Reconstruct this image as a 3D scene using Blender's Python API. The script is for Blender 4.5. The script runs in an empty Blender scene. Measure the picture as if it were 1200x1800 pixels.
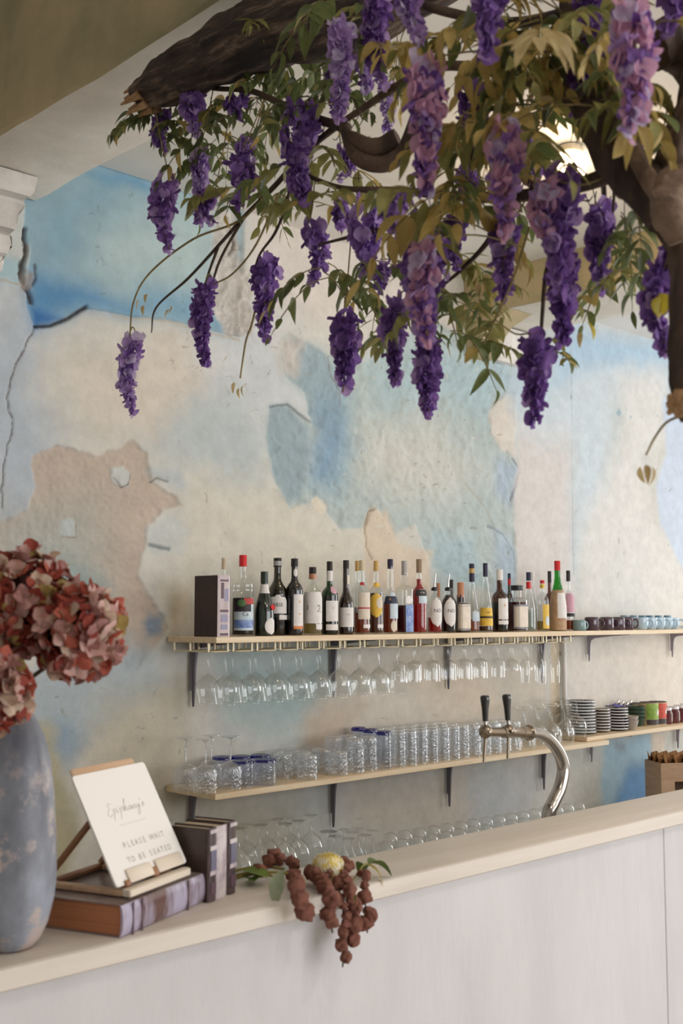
import bpy, math, random
import numpy as np
from mathutils import Vector, Matrix, Quaternion
rnd = random.Random(7)
SC = bpy.context.scene
COL = SC.collection
PI = math.pi

# ---------------------------------------------------------------- camera
FPX = 2000.0                                   # focal length in pixels of the 1200 wide frame
TH, PT = math.radians(46.0), math.radians(5.17)
CF = Vector((math.cos(TH)*math.cos(PT), math.sin(TH)*math.cos(PT), math.sin(PT)))
CR = Vector((math.sin(TH), -math.cos(TH), 0.0))
CU = CR.cross(CF)
EYE = Vector((0, 0, 1.65))
cam = bpy.data.cameras.new('camera')
cam.sensor_fit = 'HORIZONTAL'; cam.sensor_width = 24.0; cam.lens = FPX/1200*24.0
cam.clip_start = 0.05; cam.clip_end = 100
cam.dof.use_dof = True; cam.dof.focus_distance = 4.6; cam.dof.aperture_fstop = 6.3
co = bpy.data.objects.new('camera', cam); COL.objects.link(co)
co.matrix_world = Matrix(((CR.x, CU.x, -CF.x, 0), (CR.y, CU.y, -CF.y, 0), (CR.z, CU.z, -CF.z, EYE.z), (0, 0, 0, 1)))
SC.camera = co

# ---------------------------------------------------------------- world, daylight, exposure
W = bpy.data.worlds.new('world'); SC.world = W; W.use_nodes = True
bg = W.node_tree.nodes['Background']; bg.inputs[0].default_value = (0.80, 0.90, 1.0, 1); bg.inputs[1].default_value = 1.0
SC.view_settings.view_transform = 'Standard'; SC.view_settings.look = 'None'
SC.view_settings.gamma = 1.0; SC.view_settings.use_curve_mapping = False
SC.view_settings.exposure = -0.42
def area(name, loc, aim, sx, sy, power, col):
    l = bpy.data.lights.new(name, 'AREA'); l.shape = 'RECTANGLE'; l.size = sx; l.size_y = sy
    l.energy = power; l.color = col
    o = bpy.data.objects.new(name, l); COL.objects.link(o); o.location = loc
    o.rotation_euler = Vector(aim).to_track_quat('-Z', 'Y').to_euler()
    return o
area('daylight_side_window', (8.93, 1.55, 1.75), (-1, 0, 0), 1.4, 2.2, 96, (0.96, 0.98, 1.0))
area('daylight_front_window', (5.0, -4.42, 1.85), (0, 1, 0), 6.4, 2.7, 300, (0.97, 0.98, 1.0))
SC.cycles.max_bounces = 24; SC.cycles.transparent_max_bounces = 48
SC.cycles.diffuse_bounces = 4; SC.cycles.glossy_bounces = 4; SC.cycles.transmission_bounces = 8
SC.cycles.caustics_reflective = False; SC.cycles.caustics_refractive = False
SC.cycles.sample_clamp_indirect = 4.0
SC.cycles.use_denoising = True

# ---------------------------------------------------------------- pixel <-> place helpers
def ray(x, y): return CF + CR*((x-600)/FPX) + CU*((900-y)/FPX)
def on(x, y, ax, val):
    d = ray(x, y); t = (val-EYE[ax])/d[ax]; return EYE + d*t
def at(x, y, D): return EYE + ray(x, y)*D
def Xat(px, Y, z):
    k = (px-600)/FPX; v = Vector((0, Y, z)) - EYE
    a = CR.x - k*CF.x; b = (CR - k*CF).dot(v)
    return -b/a
def Zat(X, Y, py):
    k = (900-py)/FPX; v = Vector((X, Y, 0)) - EYE; n = CU - k*CF
    return -n.dot(v)/n.z
def depth(P): return (Vector(P)-EYE).dot(CF)

# ---------------------------------------------------------------- colours and materials
def lin(c): return tuple((u/255/12.92 if u/255 <= .04045 else ((u/255+.055)/1.055)**2.4) for u in c)
MATS = {}
def newmat(name):
    m = bpy.data.materials.new(name); m.use_nodes = True
    nt = m.node_tree; p = nt.nodes['Principled BSDF']; MATS[name] = m
    return m, nt, p
def nd(nt, typ, **kw):
    n = nt.nodes.new(typ)
    for k, v in kw.items():
        if k == 'inp':
            for a, b in v.items(): n.inputs[a].default_value = b
        else: setattr(n, k, v)
    return n
def mat(name, rgb, rough=.6, metal=0., rgb2=None, scale=8., bump=0., bscale=40., detail=4., stretch=(1, 1, 1), lo=.35, hi=.65, spec=.5, coat=0., sub=0., trans=0., transl=0.):
    m, nt, p = newmat(name); L = nt.links
    p.inputs['Base Color'].default_value = (*lin(rgb), 1); p.inputs['Roughness'].default_value = rough
    p.inputs['Metallic'].default_value = metal; p.inputs['Specular IOR Level'].default_value = spec
    p.inputs['Coat Weight'].default_value = coat
    p.inputs['Transmission Weight'].default_value = trans
    tc = nd(nt, 'ShaderNodeTexCoord'); mp = nd(nt, 'ShaderNodeMapping'); mp.inputs['Scale'].default_value = stretch
    L.new(tc.outputs['Object'], mp.inputs['Vector'])
    if rgb2 is not None:
        n = nd(nt, 'ShaderNodeTexNoise', inp={'Scale': scale, 'Detail': detail, 'Roughness': .6}); L.new(mp.outputs[0], n.inputs['Vector'])
        r = nd(nt, 'ShaderNodeValToRGB'); r.color_ramp.elements[0].position = lo; r.color_ramp.elements[1].position = hi
        r.color_ramp.elements[0].color = (*lin(rgb), 1); r.color_ramp.elements[1].color = (*lin(rgb2), 1)
        L.new(n.outputs['Fac'], r.inputs[0]); L.new(r.outputs[0], p.inputs['Base Color'])
        src = r.outputs[0]
    if bump > 0:
        n2 = nd(nt, 'ShaderNodeTexNoise', inp={'Scale': bscale, 'Detail': 5.0, 'Roughness': .6}); L.new(mp.outputs[0], n2.inputs['Vector'])
        b = nd(nt, 'ShaderNodeBump', inp={'Strength': min(1, bump), 'Distance': .004}); L.new(n2.outputs['Fac'], b.inputs['Height']); L.new(b.outputs[0], p.inputs['Normal'])
    if transl > 0:
        t = nd(nt, 'ShaderNodeBsdfTranslucent'); mx = nd(nt, 'ShaderNodeMixShader', inp={0: transl})
        if rgb2 is not None: L.new(src, t.inputs[0])
        else: t.inputs[0].default_value = (*lin(rgb), 1)
        L.new(p.outputs[0], mx.inputs[1]); L.new(t.outputs[0], mx.inputs[2]); L.new(mx.outputs[0], nt.nodes['Material Output'].inputs[0])
    return m
def glass(name, rgb=(246, 248, 248), edge=.55, base=.05, bright_share=.0, rough=.03, bump=0., bscale=90.):
    """thin-walled glass: clear with gloss growing towards grazing, an optional translucent share standing in for reflected and refracted brightness"""
    m = bpy.data.materials.new(name); m.use_nodes = True; nt = m.node_tree; nt.nodes.clear(); L = nt.links
    out = nd(nt, 'ShaderNodeOutputMaterial'); tr = nd(nt, 'ShaderNodeBsdfTransparent'); tr.inputs[0].default_value = (*lin(rgb), 1)
    gl = nd(nt, 'ShaderNodeBsdfGlossy', inp={'Roughness': rough}); gl.inputs[0].default_value = (1, 1, 1, 1)
    lw = nd(nt, 'ShaderNodeLayerWeight', inp={'Blend': .5})
    pw = nd(nt, 'ShaderNodeMath', operation='POWER', inp={1: 2.6}); L.new(lw.outputs['Facing'], pw.inputs[0])
    ml = nd(nt, 'ShaderNodeMath', operation='MULTIPLY_ADD', inp={1: edge, 2: base}); L.new(pw.outputs[0], ml.inputs[0])
    mx = nd(nt, 'ShaderNodeMixShader'); L.new(ml.outputs[0], mx.inputs[0]); L.new(tr.outputs[0], mx.inputs[1]); L.new(gl.outputs[0], mx.inputs[2])
    last = mx
    if bright_share > 0:  # translucent share puts reflected and refracted brightness into the glass colour
        df = nd(nt, 'ShaderNodeBsdfTranslucent'); df.inputs[0].default_value = (*lin(rgb), 1)
        m2 = nd(nt, 'ShaderNodeMixShader', inp={0: bright_share}); L.new(last.outputs[0], m2.inputs[1]); L.new(df.outputs[0], m2.inputs[2]); last = m2
    if bump > 0:
        tc = nd(nt, 'ShaderNodeTexCoord'); n2 = nd(nt, 'ShaderNodeTexNoise', inp={'Scale': bscale, 'Detail': 2.0}); L.new(tc.outputs['Object'], n2.inputs['Vector'])
        b = nd(nt, 'ShaderNodeBump', inp={'Strength': bump, 'Distance': .004}); L.new(n2.outputs['Fac'], b.inputs['Height']); L.new(b.outputs[0], gl.inputs['Normal'])
    L.new(last.outputs[0], out.inputs[0]); MATS[name] = m
    return m

# ---------------------------------------------------------------- mesh builder
class MB:
    def __init__(s): s.v = []; s.f = []; s.m = []
    def add(s, vs, fs, m=0, M=None):
        o = len(s.v)
        s.v += [tuple(M @ Vector(v)) for v in vs] if M is not None else [tuple(v) for v in vs]
        s.f += [tuple(i+o for i in f) for f in fs]; s.m += [m]*len(fs)
    def box(s, lo, hi, m=0, c=0.0, M=None):
        """box between two corners, edges chamfered by c"""
        (x0, y0, z0), (x1, y1, z1) = lo, hi
        if c <= 0:
            vs = [(x0,y0,z0),(x1,y0,z0),(x1,y1,z0),(x0,y1,z0),(x0,y0,z1),(x1,y0,z1),(x1,y1,z1),(x0,y1,z1)]
            s.add(vs, [(0,3,2,1),(4,5,6,7),(0,1,5,4),(1,2,6,5),(2,3,7,6),(3,0,4,7)], m, M); return
        def ring(a, z): return [(x0+a,y0+c-a if a<c else y0+a-c,z)]
        vs = []; fs = []
        def rect(i, z):  # octagon-ish rectangle, i = inset
            a = c
            return [(x0+i+a,y0+i,z),(x1-i-a,y0+i,z),(x1-i,y0+i+a,z),(x1-i,y1-i-a,z),(x1-i-a,y1-i,z),(x0+i+a,y1-i,z),(x0+i,y1-i-a,z),(x0+i,y0+i+a,z)]
        rs = [rect(c, z0), rect(0, z0+c), rect(0, z1-c), rect(c, z1)]
        for r in rs: vs += r
        for k in range(3):
            for i in range(8): fs.append((k*8+i, k*8+(i+1)%8, k*8+8+(i+1)%8, k*8+8+i))
        fs.append(tuple(range(7, -1, -1))); fs.append(tuple(range(24, 32)))
        s.add(vs, fs, m, M)
    def lathe(s, prof, n=20, m=0, M=None, fn=None, sq=0., capped=False):
        """prof: (r, z) list; fn(theta, z, r) -> r ; sq > 0 squares the section"""
        vs = []; fs = []; idx = []
        for r, z in prof:
            if r <= 1e-6: idx.append([len(vs)]); vs.append((0, 0, z)); continue
            row = []
            for i in range(n):
                a = 2*PI*i/n; rr = fn(a, z, r) if fn else r
                if sq > 0:
                    e = 2+sq*8; q = (abs(math.cos(a))**e+abs(math.sin(a))**e)**(-1/e); rr *= q
                row.append(len(vs)); vs.append((rr*math.cos(a), rr*math.sin(a), z))
            idx.append(row)
        for a, b in zip(idx, idx[1:]):
            if len(a) == 1 and len(b) == 1: continue
            if len(a) == 1: fs += [(a[0], b[(i+1) % n], b[i]) for i in range(n)]
            elif len(b) == 1: fs += [(a[i], a[(i+1) % n], b[0]) for i in range(n)]
            else: fs += [(a[i], a[(i+1) % n], b[(i+1) % n], b[i]) for i in range(n)]
        if capped:
            if len(idx[0]) > 1: fs.append(tuple(reversed(idx[0])))
            if len(idx[-1]) > 1: fs.append(tuple(idx[-1]))
        s.add(vs, fs, m, M)
    def tube(s, pts, rad, n=8, m=0, fn=None, capped=True):
        pts = [Vector(p) for p in pts]; k = len(pts)
        if not hasattr(rad, '__len__'): rad = [rad]*k
        t = [(pts[min(i+1, k-1)]-pts[max(i-1, 0)]).normalized() for i in range(k)]
        u = t[0].orthogonal().normalized(); vs = []; fs = []
        for i in range(k):
            u = (u - t[i]*u.dot(t[i])); u = u.normalized() if u.length > 1e-6 else t[i].orthogonal().normalized()
            w = t[i].cross(u)
            for j in range(n):
                a = 2*PI*j/n; r = rad[i]*(fn(i, a) if fn else 1)
                vs.append(tuple(pts[i]+u*(r*math.cos(a))+w*(r*math.sin(a))))
        for i in range(k-1):
            fs += [(i*n+j, i*n+(j+1) % n, (i+1)*n+(j+1) % n, (i+1)*n+j) for j in range(n)]
        if capped: fs.append(tuple(range(n-1, -1, -1))); fs.append(tuple((k-1)*n+j for j in range(n)))
        s.add(vs, fs, m)
    def cyl(s, c, r, z0, z1, n=16, m=0, b=0.0):
        M = Matrix.Translation((c[0], c[1], 0))
        pr = [(0, z0), (r-b, z0)] + ([(r, z0+b), (r, z1-b)] if b > 0 else [(r, z0), (r, z1)]) + [(r-b, z1), (0, z1)]
        s.lathe(pr, n, m, M)
    def mesh(s, name, mats, smooth=40):
        me = bpy.data.meshes.new(name); me.from_pydata(s.v, [], s.f)
        for mm in (mats if isinstance(mats, (list, tuple)) else [mats]): me.materials.append(MATS[mm] if isinstance(mm, str) else mm)
        if any(s.m): me.polygons.foreach_set('material_index', s.m)
        if smooth:
            me.polygons.foreach_set('use_smooth', [True]*len(s.f))
            if smooth < 180: me.set_sharp_from_angle(angle=math.radians(smooth))
        me.update()
        return me
    def build(s, name, mats, parent=None, smooth=40, loc=None):
        return link(name, s.mesh(name, mats, smooth), parent, loc)
def link(name, me, parent=None, loc=None):
    o = bpy.data.objects.new(name, me); COL.objects.link(o)
    if parent is not None: o.parent = parent
    if loc is not None: o.location = loc
    return o
def thing(name, label, cat, loc=(0, 0, 0), group=None, rz=0.):
    o = bpy.data.objects.new(name, None); o.empty_display_size = .05; COL.objects.link(o)
    o.location = loc; o.rotation_euler = (0, 0, rz)
    return tag(o, label, cat, group)
def tag(o, label, cat, group=None):
    o['label'] = label; o['category'] = cat
    if group: o['group'] = group
    return o
def struct(o): o['kind'] = 'structure'; return o
def stuff(o): o['kind'] = 'stuff'; return o
def dup(root, loc, label, group=None, rz=None, scale=None):
    r = root.copy(); COL.objects.link(r); r.location = loc; r['label'] = label
    if group: r['group'] = group
    if rz is not None: r.rotation_euler = (0, 0, rz)
    if scale is not None: r.scale = scale
    for ch in list(root.children):
        c = ch.copy(); COL.objects.link(c); c.parent = r
        for g in list(ch.children):
            d = g.copy(); COL.objects.link(d); d.parent = c
    return r
ORD = 'first second third fourth fifth sixth seventh eighth ninth tenth eleventh twelfth thirteenth fourteenth fifteenth sixteenth seventeenth eighteenth nineteenth twentieth'.split()
_tc = {}
def text_geo(s, size):
    """vertices and faces of a line of lettering, centred on the origin"""
    k = (s, size)
    if k not in _tc:
        cu = bpy.data.curves.new('letters', 'FONT'); cu.body = s; cu.size = size; cu.align_x = 'CENTER'; cu.align_y = 'CENTER'; cu.resolution_u = 2
        ob = bpy.data.objects.new('letters', cu); COL.objects.link(ob)
        dg = bpy.context.evaluated_depsgraph_get(); me = bpy.data.meshes.new_from_object(ob.evaluated_get(dg))
        _tc[k] = ([tuple(v.co) for v in me.vertices], [tuple(p.vertices) for p in me.polygons])
        bpy.data.objects.remove(ob); bpy.data.meshes.remove(me); bpy.data.curves.remove(cu)
    return _tc[k]
def smooth_path(pts, sub=6):
    """Catmull-Rom through the points"""
    P = [Vector(p) for p in pts]; P = [P[0]*2-P[1]] + P + [P[-1]*2-P[-2]]; out = []
    for i in range(1, len(P)-2):
        for k in range(sub):
            t = k/sub
            out.append(.5*((2*P[i])+(P[i+1]-P[i-1])*t+(2*P[i-1]-5*P[i]+4*P[i+1]-P[i+2])*t*t+(3*P[i]-P[i-1]-3*P[i+1]+P[i+2])*t**3))
    out.append(P[-2]); return out

# numpy value noise
_lat = np.random.RandomState(3).rand(64, 64)
def vnoise(x, y):
    xi = np.floor(x).astype(int); yi = np.floor(y).astype(int); fx = x-xi; fy = y-yi
    fx = fx*fx*(3-2*fx); fy = fy*fy*(3-2*fy); a = xi & 63; b = yi & 63; a1 = (a+1) & 63; b1 = (b+1) & 63
    return (_lat[a, b]*(1-fx)+_lat[a1, b]*fx)*(1-fy)+(_lat[a, b1]*(1-fx)+_lat[a1, b1]*fx)*fy
def fbm(x, y, s, o=4, g=.5):
    r = 0; amp = 1; tot = 0
    for k in range(o):
        r = r+amp*vnoise(x*s+k*17.3, y*s+k*9.1); tot += amp; amp *= g; s *= 2.03
    return r/tot-.5
# ================================================================= THE SETTING
WY = 3.83; CZ = 3.436; HZ = 4.25        # the bay left of the first beam is higher
mat('plaster_plain', (230, 228, 224), .85, rgb2=(220, 217, 212), scale=2.2, bump=.3, bscale=30)
mat('ceiling_paint', (236, 232, 226), .85, rgb2=(224, 219, 212), scale=1.5, bump=.25, bscale=18)
mat('floor_wood', (214, 208, 200), .5, rgb2=(200, 192, 182), scale=6, stretch=(1, 8, 1))
mat('beam_side', (196, 176, 140), .8, rgb2=(158, 150, 116), scale=2.6, bump=.4, bscale=16, detail=6)
mat('beam_under', (236, 231, 222), .85, rgb2=(214, 208, 197), scale=3.2, bump=.5, bscale=22, detail=6)
mat('white_moulding', (226, 222, 216), .7, rgb2=(202, 196, 190), scale=7, bump=.4, bscale=30)
mat('window_paint', (235, 233, 228), .5)

def mural_material():
    m, nt, p = newmat('mural'); L = nt.links
    a = nd(nt, 'ShaderNodeVertexColor', layer_name='paint')
    tc = nd(nt, 'ShaderNodeTexCoord')
    n = nd(nt, 'ShaderNodeTexNoise', inp={'Scale': 14., 'Detail': 7., 'Roughness': .65}); L.new(tc.outputs['Object'], n.inputs['Vector'])
    mr = nd(nt, 'ShaderNodeMapRange', inp={1: .3, 2: .7, 3: .90, 4: 1.08}); L.new(n.outputs['Fac'], mr.inputs[0])
    mm = nd(nt, 'ShaderNodeVectorMath', operation='SCALE'); L.new(a.outputs['Color'], mm.inputs[0]); L.new(mr.outputs[0], mm.inputs['Scale'])
    L.new(mm.outputs[0], p.inputs['Base Color'])
    n2 = nd(nt, 'ShaderNodeTexNoise', inp={'Scale': 70., 'Detail': 6., 'Roughness': .7}); L.new(tc.outputs['Object'], n2.inputs['Vector'])
    b = nd(nt, 'ShaderNodeBump', inp={'Strength': .35, 'Distance': .004}); L.new(n2.outputs['Fac'], b.inputs['Height'])
    b3 = nd(nt, 'ShaderNodeBump', inp={'Strength': .4, 'Distance': .010}); L.new(n.outputs['Fac'], b3.inputs['Height']); L.new(b.outputs[0], b3.inputs['Normal']); L.new(b3.outputs[0], p.inputs['Normal'])
    p.inputs['Roughness'].default_value = .75; p.inputs['Specular IOR Level'].default_value = .35
mural_material()

def to_wall(pts): return np.array([[(q := on(x, y, 1, WY)).x, q.z] for x, y in pts])

def build_mural():
    xs = [-2.5, 0.6]; x = 1.3
    while x < 7.9: xs.append(x); x += .0058+.0017*max(0, x-1.9)
    xs += [8.4, 9.0]; zs = [0., .2] + list(np.arange(.42, CZ, .0062)) + [CZ]
    xs = np.array(xs); zs = np.array(zs); X, Z = np.meshgrid(xs, zs); nx, nz = len(xs), len(zs)
    jx = fbm(X, Z, 8, 5, .6)*.085; jz = fbm(X+40, Z+13, 8, 5, .6)*.085      # ragged outlines
    fx = fbm(X+7, Z+3, 38, 3)*.012; fz = fbm(X+3, Z+31, 38, 3)*.012
    C = np.empty((nz, nx, 3)); C[:] = lin((206, 203, 195)); D = np.zeros((nz, nx))
    big = fbm(X, Z, 1.7, 5)
    def mixin(M, rgb): C[:] = C*(1-M[..., None])+np.array(lin(rgb))*M[..., None]
    def sd(poly, rag=1.0):
        P = to_wall(poly); x0, z0 = P.min(0)-.35; x1, z1 = P.max(0)+.35
        i0, i1 = np.searchsorted(xs, [x0, x1]); k0, k1 = np.searchsorted(zs, [z0, z1]); sl = (slice(k0, k1), slice(i0, i1))
        px = X[sl]+rag*(jx[sl]+fx[sl]); pz = Z[sl]+rag*(jz[sl]+fz[sl]); d = np.full(px.shape, 9.); ins = np.zeros(px.shape, bool)
        for (ax, az), (bx, bz) in zip(P, np.roll(P, -1, 0)):
            ex, ez = bx-ax, bz-az; t = np.clip(((px-ax)*ex+(pz-az)*ez)/(ex*ex+ez*ez+1e-12), 0, 1)
            d = np.minimum(d, (px-ax-t*ex)**2+(pz-az-t*ez)**2)
            c = ((az > pz) != (bz > pz)) & (px < (bx-ax)*(pz-az)/(bz-az+1e-12)+ax); ins ^= c
        d = np.sqrt(d); return sl, np.where(ins, -d, d)
    def patch(rgb, poly, blur=.15, a=1., rag=1.0, relief=0., rb=.006):
        sl, d = sd(poly, rag); M = np.clip(.5-d/blur, 0, 1); M = M*M*(3-2*M)*a
        C[sl] = C[sl]*(1-M[..., None])+np.array(lin(rgb))*M[..., None]
        if relief: D[sl] += relief*np.clip(.5-d/rb, 0, 1)
        return sl, np.clip(.5-d/.02, 0, 1)
    def line(pts, w, rgb, a=1., dep=0., rag=.5):
        P = to_wall(pts); x0, z0 = P.min(0)-.1; x1, z1 = P.max(0)+.1
        i0, i1 = np.searchsorted(xs, [x0, x1]); k0, k1 = np.searchsorted(zs, [z0, z1]); sl = (slice(k0, k1), slice(i0, i1))
        px = X[sl]+rag*(jx[sl]*.5+fx[sl]); pz = Z[sl]+rag*(jz[sl]*.5+fz[sl]); d = np.full(px.shape, 9.)
        for (ax, az), (bx, bz) in zip(P[:-1], P[1:]):
            ex, ez = bx-ax, bz-az; t = np.clip(((px-ax)*ex+(pz-az)*ez)/(ex*ex+ez*ez+1e-12), 0, 1)
            d = np.minimum(d, (px-ax-t*ex)**2+(pz-az-t*ez)**2)
        M = np.clip(1.25-np.sqrt(d)/w, 0, 1)*a
        C[sl] = C[sl]*(1-M[..., None])+np.array(lin(rgb))*M[..., None]; D[sl] -= dep*M
    MURAL(patch, line, mixin, big, X, Z, D, C)
    # hand-trowelled unevenness
    D += fbm(X, Z, 3, 3)*.008+fbm(X+5, Z, 14, 3)*.002
    D[0:2] = 0; D[:, 0:2] = 0; D[:, -2:] = 0; D[-1] = 0
    co_ = np.empty((nz*nx, 3), np.float32); co_[:, 0] = X.ravel(); co_[:, 1] = (WY-D).ravel(); co_[:, 2] = Z.ravel()
    me = bpy.data.meshes.new('wall_back'); i = np.arange((nz-1)*(nx-1)); r = i//(nx-1); c = i % (nx-1); b = r*nx+c
    q = np.stack([b, b+1, b+1+nx, b+nx], 1).astype(np.int32)
    me.vertices.add(nz*nx); me.vertices.foreach_set('co', co_.ravel())
    me.loops.add(q.size); me.loops.foreach_set('vertex_index', q.ravel())
    me.polygons.add(len(q)); me.polygons.foreach_set('loop_start', np.arange(0, q.size, 4, dtype=np.int32))
    me.polygons.foreach_set('use_smooth', np.ones(len(q), bool))
    me.update(calc_edges=True); me.validate()
    at_ = me.color_attributes.new('paint', 'FLOAT_COLOR', 'POINT')
    rgba = np.ones((nz*nx, 4), np.float32); rgba[:, :3] = np.clip(C, 0, 1).reshape(-1, 3); at_.data.foreach_set('color', rgba.ravel())
    me.materials.append(MATS['mural']); return struct(link('wall_back', me))

def MURAL(patch, line, mixin, big, X, Z, D, C):
    b1 = np.clip(big*3+.5, 0, 1); b2 = np.clip(fbm(X+21, Z+9, 1.3, 5)*3.2+.5, 0, 1)
    mixin(b1*.5, (217, 211, 201)); mixin(b2*.45, (188, 200, 202))
    P = patch
    # --- broad washes
    P((180, 190, 200), [(0, 480), (90, 560), (70, 700), (110, 800), (60, 930), (0, 950), (-60, 700)], .28, .95, 1.6)
    P((213, 203, 190), [(90, 640), (330, 560), (420, 640), (330, 780), (150, 780)], .3, .85, 2)
    P((198, 205, 210), [(330, 520), (520, 560), (560, 800), (480, 760), (360, 700)], .28, .8, 2)
    P((180, 192, 196), [(270, 770), (330, 700), (400, 690), (470, 760), (440, 860), (330, 840)], .24, .8, 2)
    P((213, 208, 194), [(330, 830), (560, 900), (720, 960), (560, 1060), (330, 1010)], .3, .9, 1.6)
    P((214, 207, 202), [(440, 360), (700, 380), (820, 560), (640, 600), (480, 560), (400, 450)], .3, .75)
    # --- the blue window of old paint, upper left
    P((150, 178, 190), [(45, 345), (190, 272), (255, 300), (430, 372), (420, 590), (340, 572), (240, 555), (150, 540), (110, 562), (62, 574), (48, 545), (52, 430), (40, 420)], .02, 1., .35, -.010)
    P((178, 198, 200), [(150, 400), (300, 345), (400, 390), (390, 520), (250, 520), (170, 480)], .4, .9, 1.3)
    P((128, 166, 188), [(70, 360), (190, 300), (250, 320), (160, 390), (130, 470), (70, 470)], .25, .7)
    P((86, 140, 184), [(52, 480), (150, 500), (240, 545), (150, 540), (62, 574), (50, 545)], .14, .95, .5)
    P((108, 158, 192), [(160, 300), (250, 312), (300, 340), (200, 325)], .09, .8, .6)
    P((112, 158, 188), [(250, 500), (350, 520), (420, 560), (400, 585), (300, 566), (200, 545)], .14, .7, .6)
    P((48, 104, 166), [(56, 540), (90, 550), (110, 560), (62, 574)], .05, .9, .4)
    P((160, 190, 200), [(-60, 425), (42, 460), (48, 500), (0, 495), (-60, 480)], .06, .8, .5)
    line([(62, 574), (90, 572), (120, 560), (150, 541), (155, 538)], .009, (40, 42, 48), .95, .012, .2)
    line([(44, 398), (42, 440), (36, 465), (40, 490), (52, 510), (58, 530)], .012, (58, 46, 40), .95, .014, 1.1)
    line([(62, 465), (66, 490), (60, 500)], .007, (70, 60, 54), .8, .006)
    P((150, 140, 134), [(40, 480), (62, 485), (60, 505), (50, 515), (42, 500)], .02, .8)
    line([(-20, 488), (0, 492), (42, 500)], .005, (176, 168, 152), .9)
    line([(60, 578), (30, 640), (12, 700), (22, 738), (14, 790), (4, 840), (3, 890)], .0045, (104, 100, 98), .9, .003, .8)
    # --- rough plaster strip beside the blue
    for poly in ([(375, 360), (420, 370), (418, 450), (445, 560), (440, 585), (400, 590), (380, 540), (378, 450)],):
        sl, M = P((196, 190, 184), poly, .04, .9, 1.3, -.006, .02)
        D[sl] += M*(fbm(X[sl], Z[sl], 45, 3)*.03); C[sl] *= (1+.5*M*fbm(X[sl]+9, Z[sl], 30, 3))[..., None]
    line([(412, 405), (414, 430), (408, 445)], .010, (84, 66, 58), .8, .008, 1.)
    line([(200, 555), (300, 568), (420, 598)], .005, (188, 176, 158), .8, .0, .6)
    line([(440, 372), (500, 398), (560, 420)], .006, (226, 222, 214), .8, -.004, .3)
    # --- tan plaster laid bare, left
    tan = [(60, 800), (95, 782), (135, 790), (175, 800), (215, 785), (240, 775), (262, 795), (270, 850), (312, 870), (318, 885), (290, 900), (255, 915), (258, 960), (240, 1010), (300, 1100), (240, 1180), (120, 1150), (100, 1050), (0, 1010), (-60, 960), (0, 915), (45, 900), (62, 850), (55, 820)]
    sl, M = P((192, 176, 162), tan, .02, .95, .8, -.007)
    D[sl] += M*fbm(X[sl], Z[sl], 60, 3)*.008
    P((176, 180, 174), [(0, 930), (60, 900), (160, 880), (190, 960), (160, 1080), (60, 1040), (0, 1010)], .35, .85)
    P((136, 168, 170), [(95, 1000), (150, 1000), (180, 1020), (190, 1060), (120, 1060)], .16, .8)
    P((196, 200, 198), [(196, 820), (218, 816), (230, 835), (226, 855), (212, 858), (196, 845)], .015, .9, .5, .006)
    line([(200, 838), (212, 856), (226, 852), (230, 834)], .004, (92, 84, 76), .8, .003, .4)
    P((184, 192, 196), [(262, 830), (320, 820), (330, 850), (300, 850), (275, 845)], .05, .8, .8)
    line([(266, 848), (278, 842), (296, 846)], .006, (120, 116, 108), .8, .004)
    P((190, 200, 200), [(104, 912), (128, 908), (134, 925), (133, 943), (104, 940)], .015, .8, .4)
    line([(108, 942), (133, 944), (134, 922)], .003, (146, 130, 112), .9, .002, .2)
    P((196, 202, 202), [(254, 920), (300, 905), (330, 930), (320, 975), (262, 970)], .05, .7, .8)
    line([(264, 957), (285, 963), (298, 966)], .010, (120, 130, 132), .9, .004, .3)
    # --- lower left
    P((168, 182, 190), [(40, 1180), (230, 1120), (300, 1200), (160, 1290), (120, 1345), (90, 1300), (40, 1270)], .12, .85, 1.2)
    P((130, 156, 180), [(90, 1270), (150, 1290), (140, 1330), (112, 1345), (98, 1310)], .1, .7)
    P((180, 172, 142), [(20, 1270), (85, 1270), (110, 1345), (140, 1480), (100, 1600), (0, 1600)], .08, .9, .7)
    P((198, 186, 160), [(180, 1230), (330, 1180), (330, 1420), (200, 1440), (150, 1330)], .3, .7)
    P((112, 140, 166), [(250, 1090), (262, 1072), (292, 1078), (290, 1110), (258, 1120)], .06, .8, .8)
    P((176, 160, 132), [(290, 1030), (340, 1030), (340, 1120), (300, 1120)], .14, .8)
    P((166, 186, 186), [(380, 1140), (580, 1140), (600, 1230), (540, 1290), (400, 1270)], .22, .8)
    P((222, 208, 190), [(600, 1150), (800, 1130), (900, 1260), (760, 1300), (540, 1300), (560, 1230)], .2, .75)
    P((202, 180, 156), [(540, 1250), (640, 1240), (600, 1300), (530, 1320)], .15, .7)
    P((196, 190, 172), [(350, 1400), (520, 1400), (520, 1520), (350, 1500)], .25, .7)
    P((206, 192, 178), [(600, 1380), (830, 1350), (830, 1480), (620, 1480)], .25, .7)
    P((186, 190, 198), [(830, 1370), (960, 1350), (930, 1440), (830, 1440)], .25, .6)
    # --- hammered blue, centre
    ham = [(486, 600), (505, 582), (560, 620), (640, 640), (760, 560), (820, 600), (900, 640), (890, 690), (860, 720), (862, 760), (900, 800), (912, 830), (900, 870), (905, 960), (905, 1060), (760, 1000), (730, 920), (690, 940), (660, 890), (640, 930), (600, 930), (560, 880), (510, 895), (484, 850), (470, 770), (475, 715), (505, 712), (545, 742), (535, 690), (500, 660)]
    sl, M = P((176, 190, 190), ham, .02, .85, .35, -.006)
    hx = X[sl]; hz = Z[sl]; n1 = fbm(hx, hz, 24, 4); ridge = 1-np.abs(fbm(hx+9, hz+4, 11, 3))*7
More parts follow.
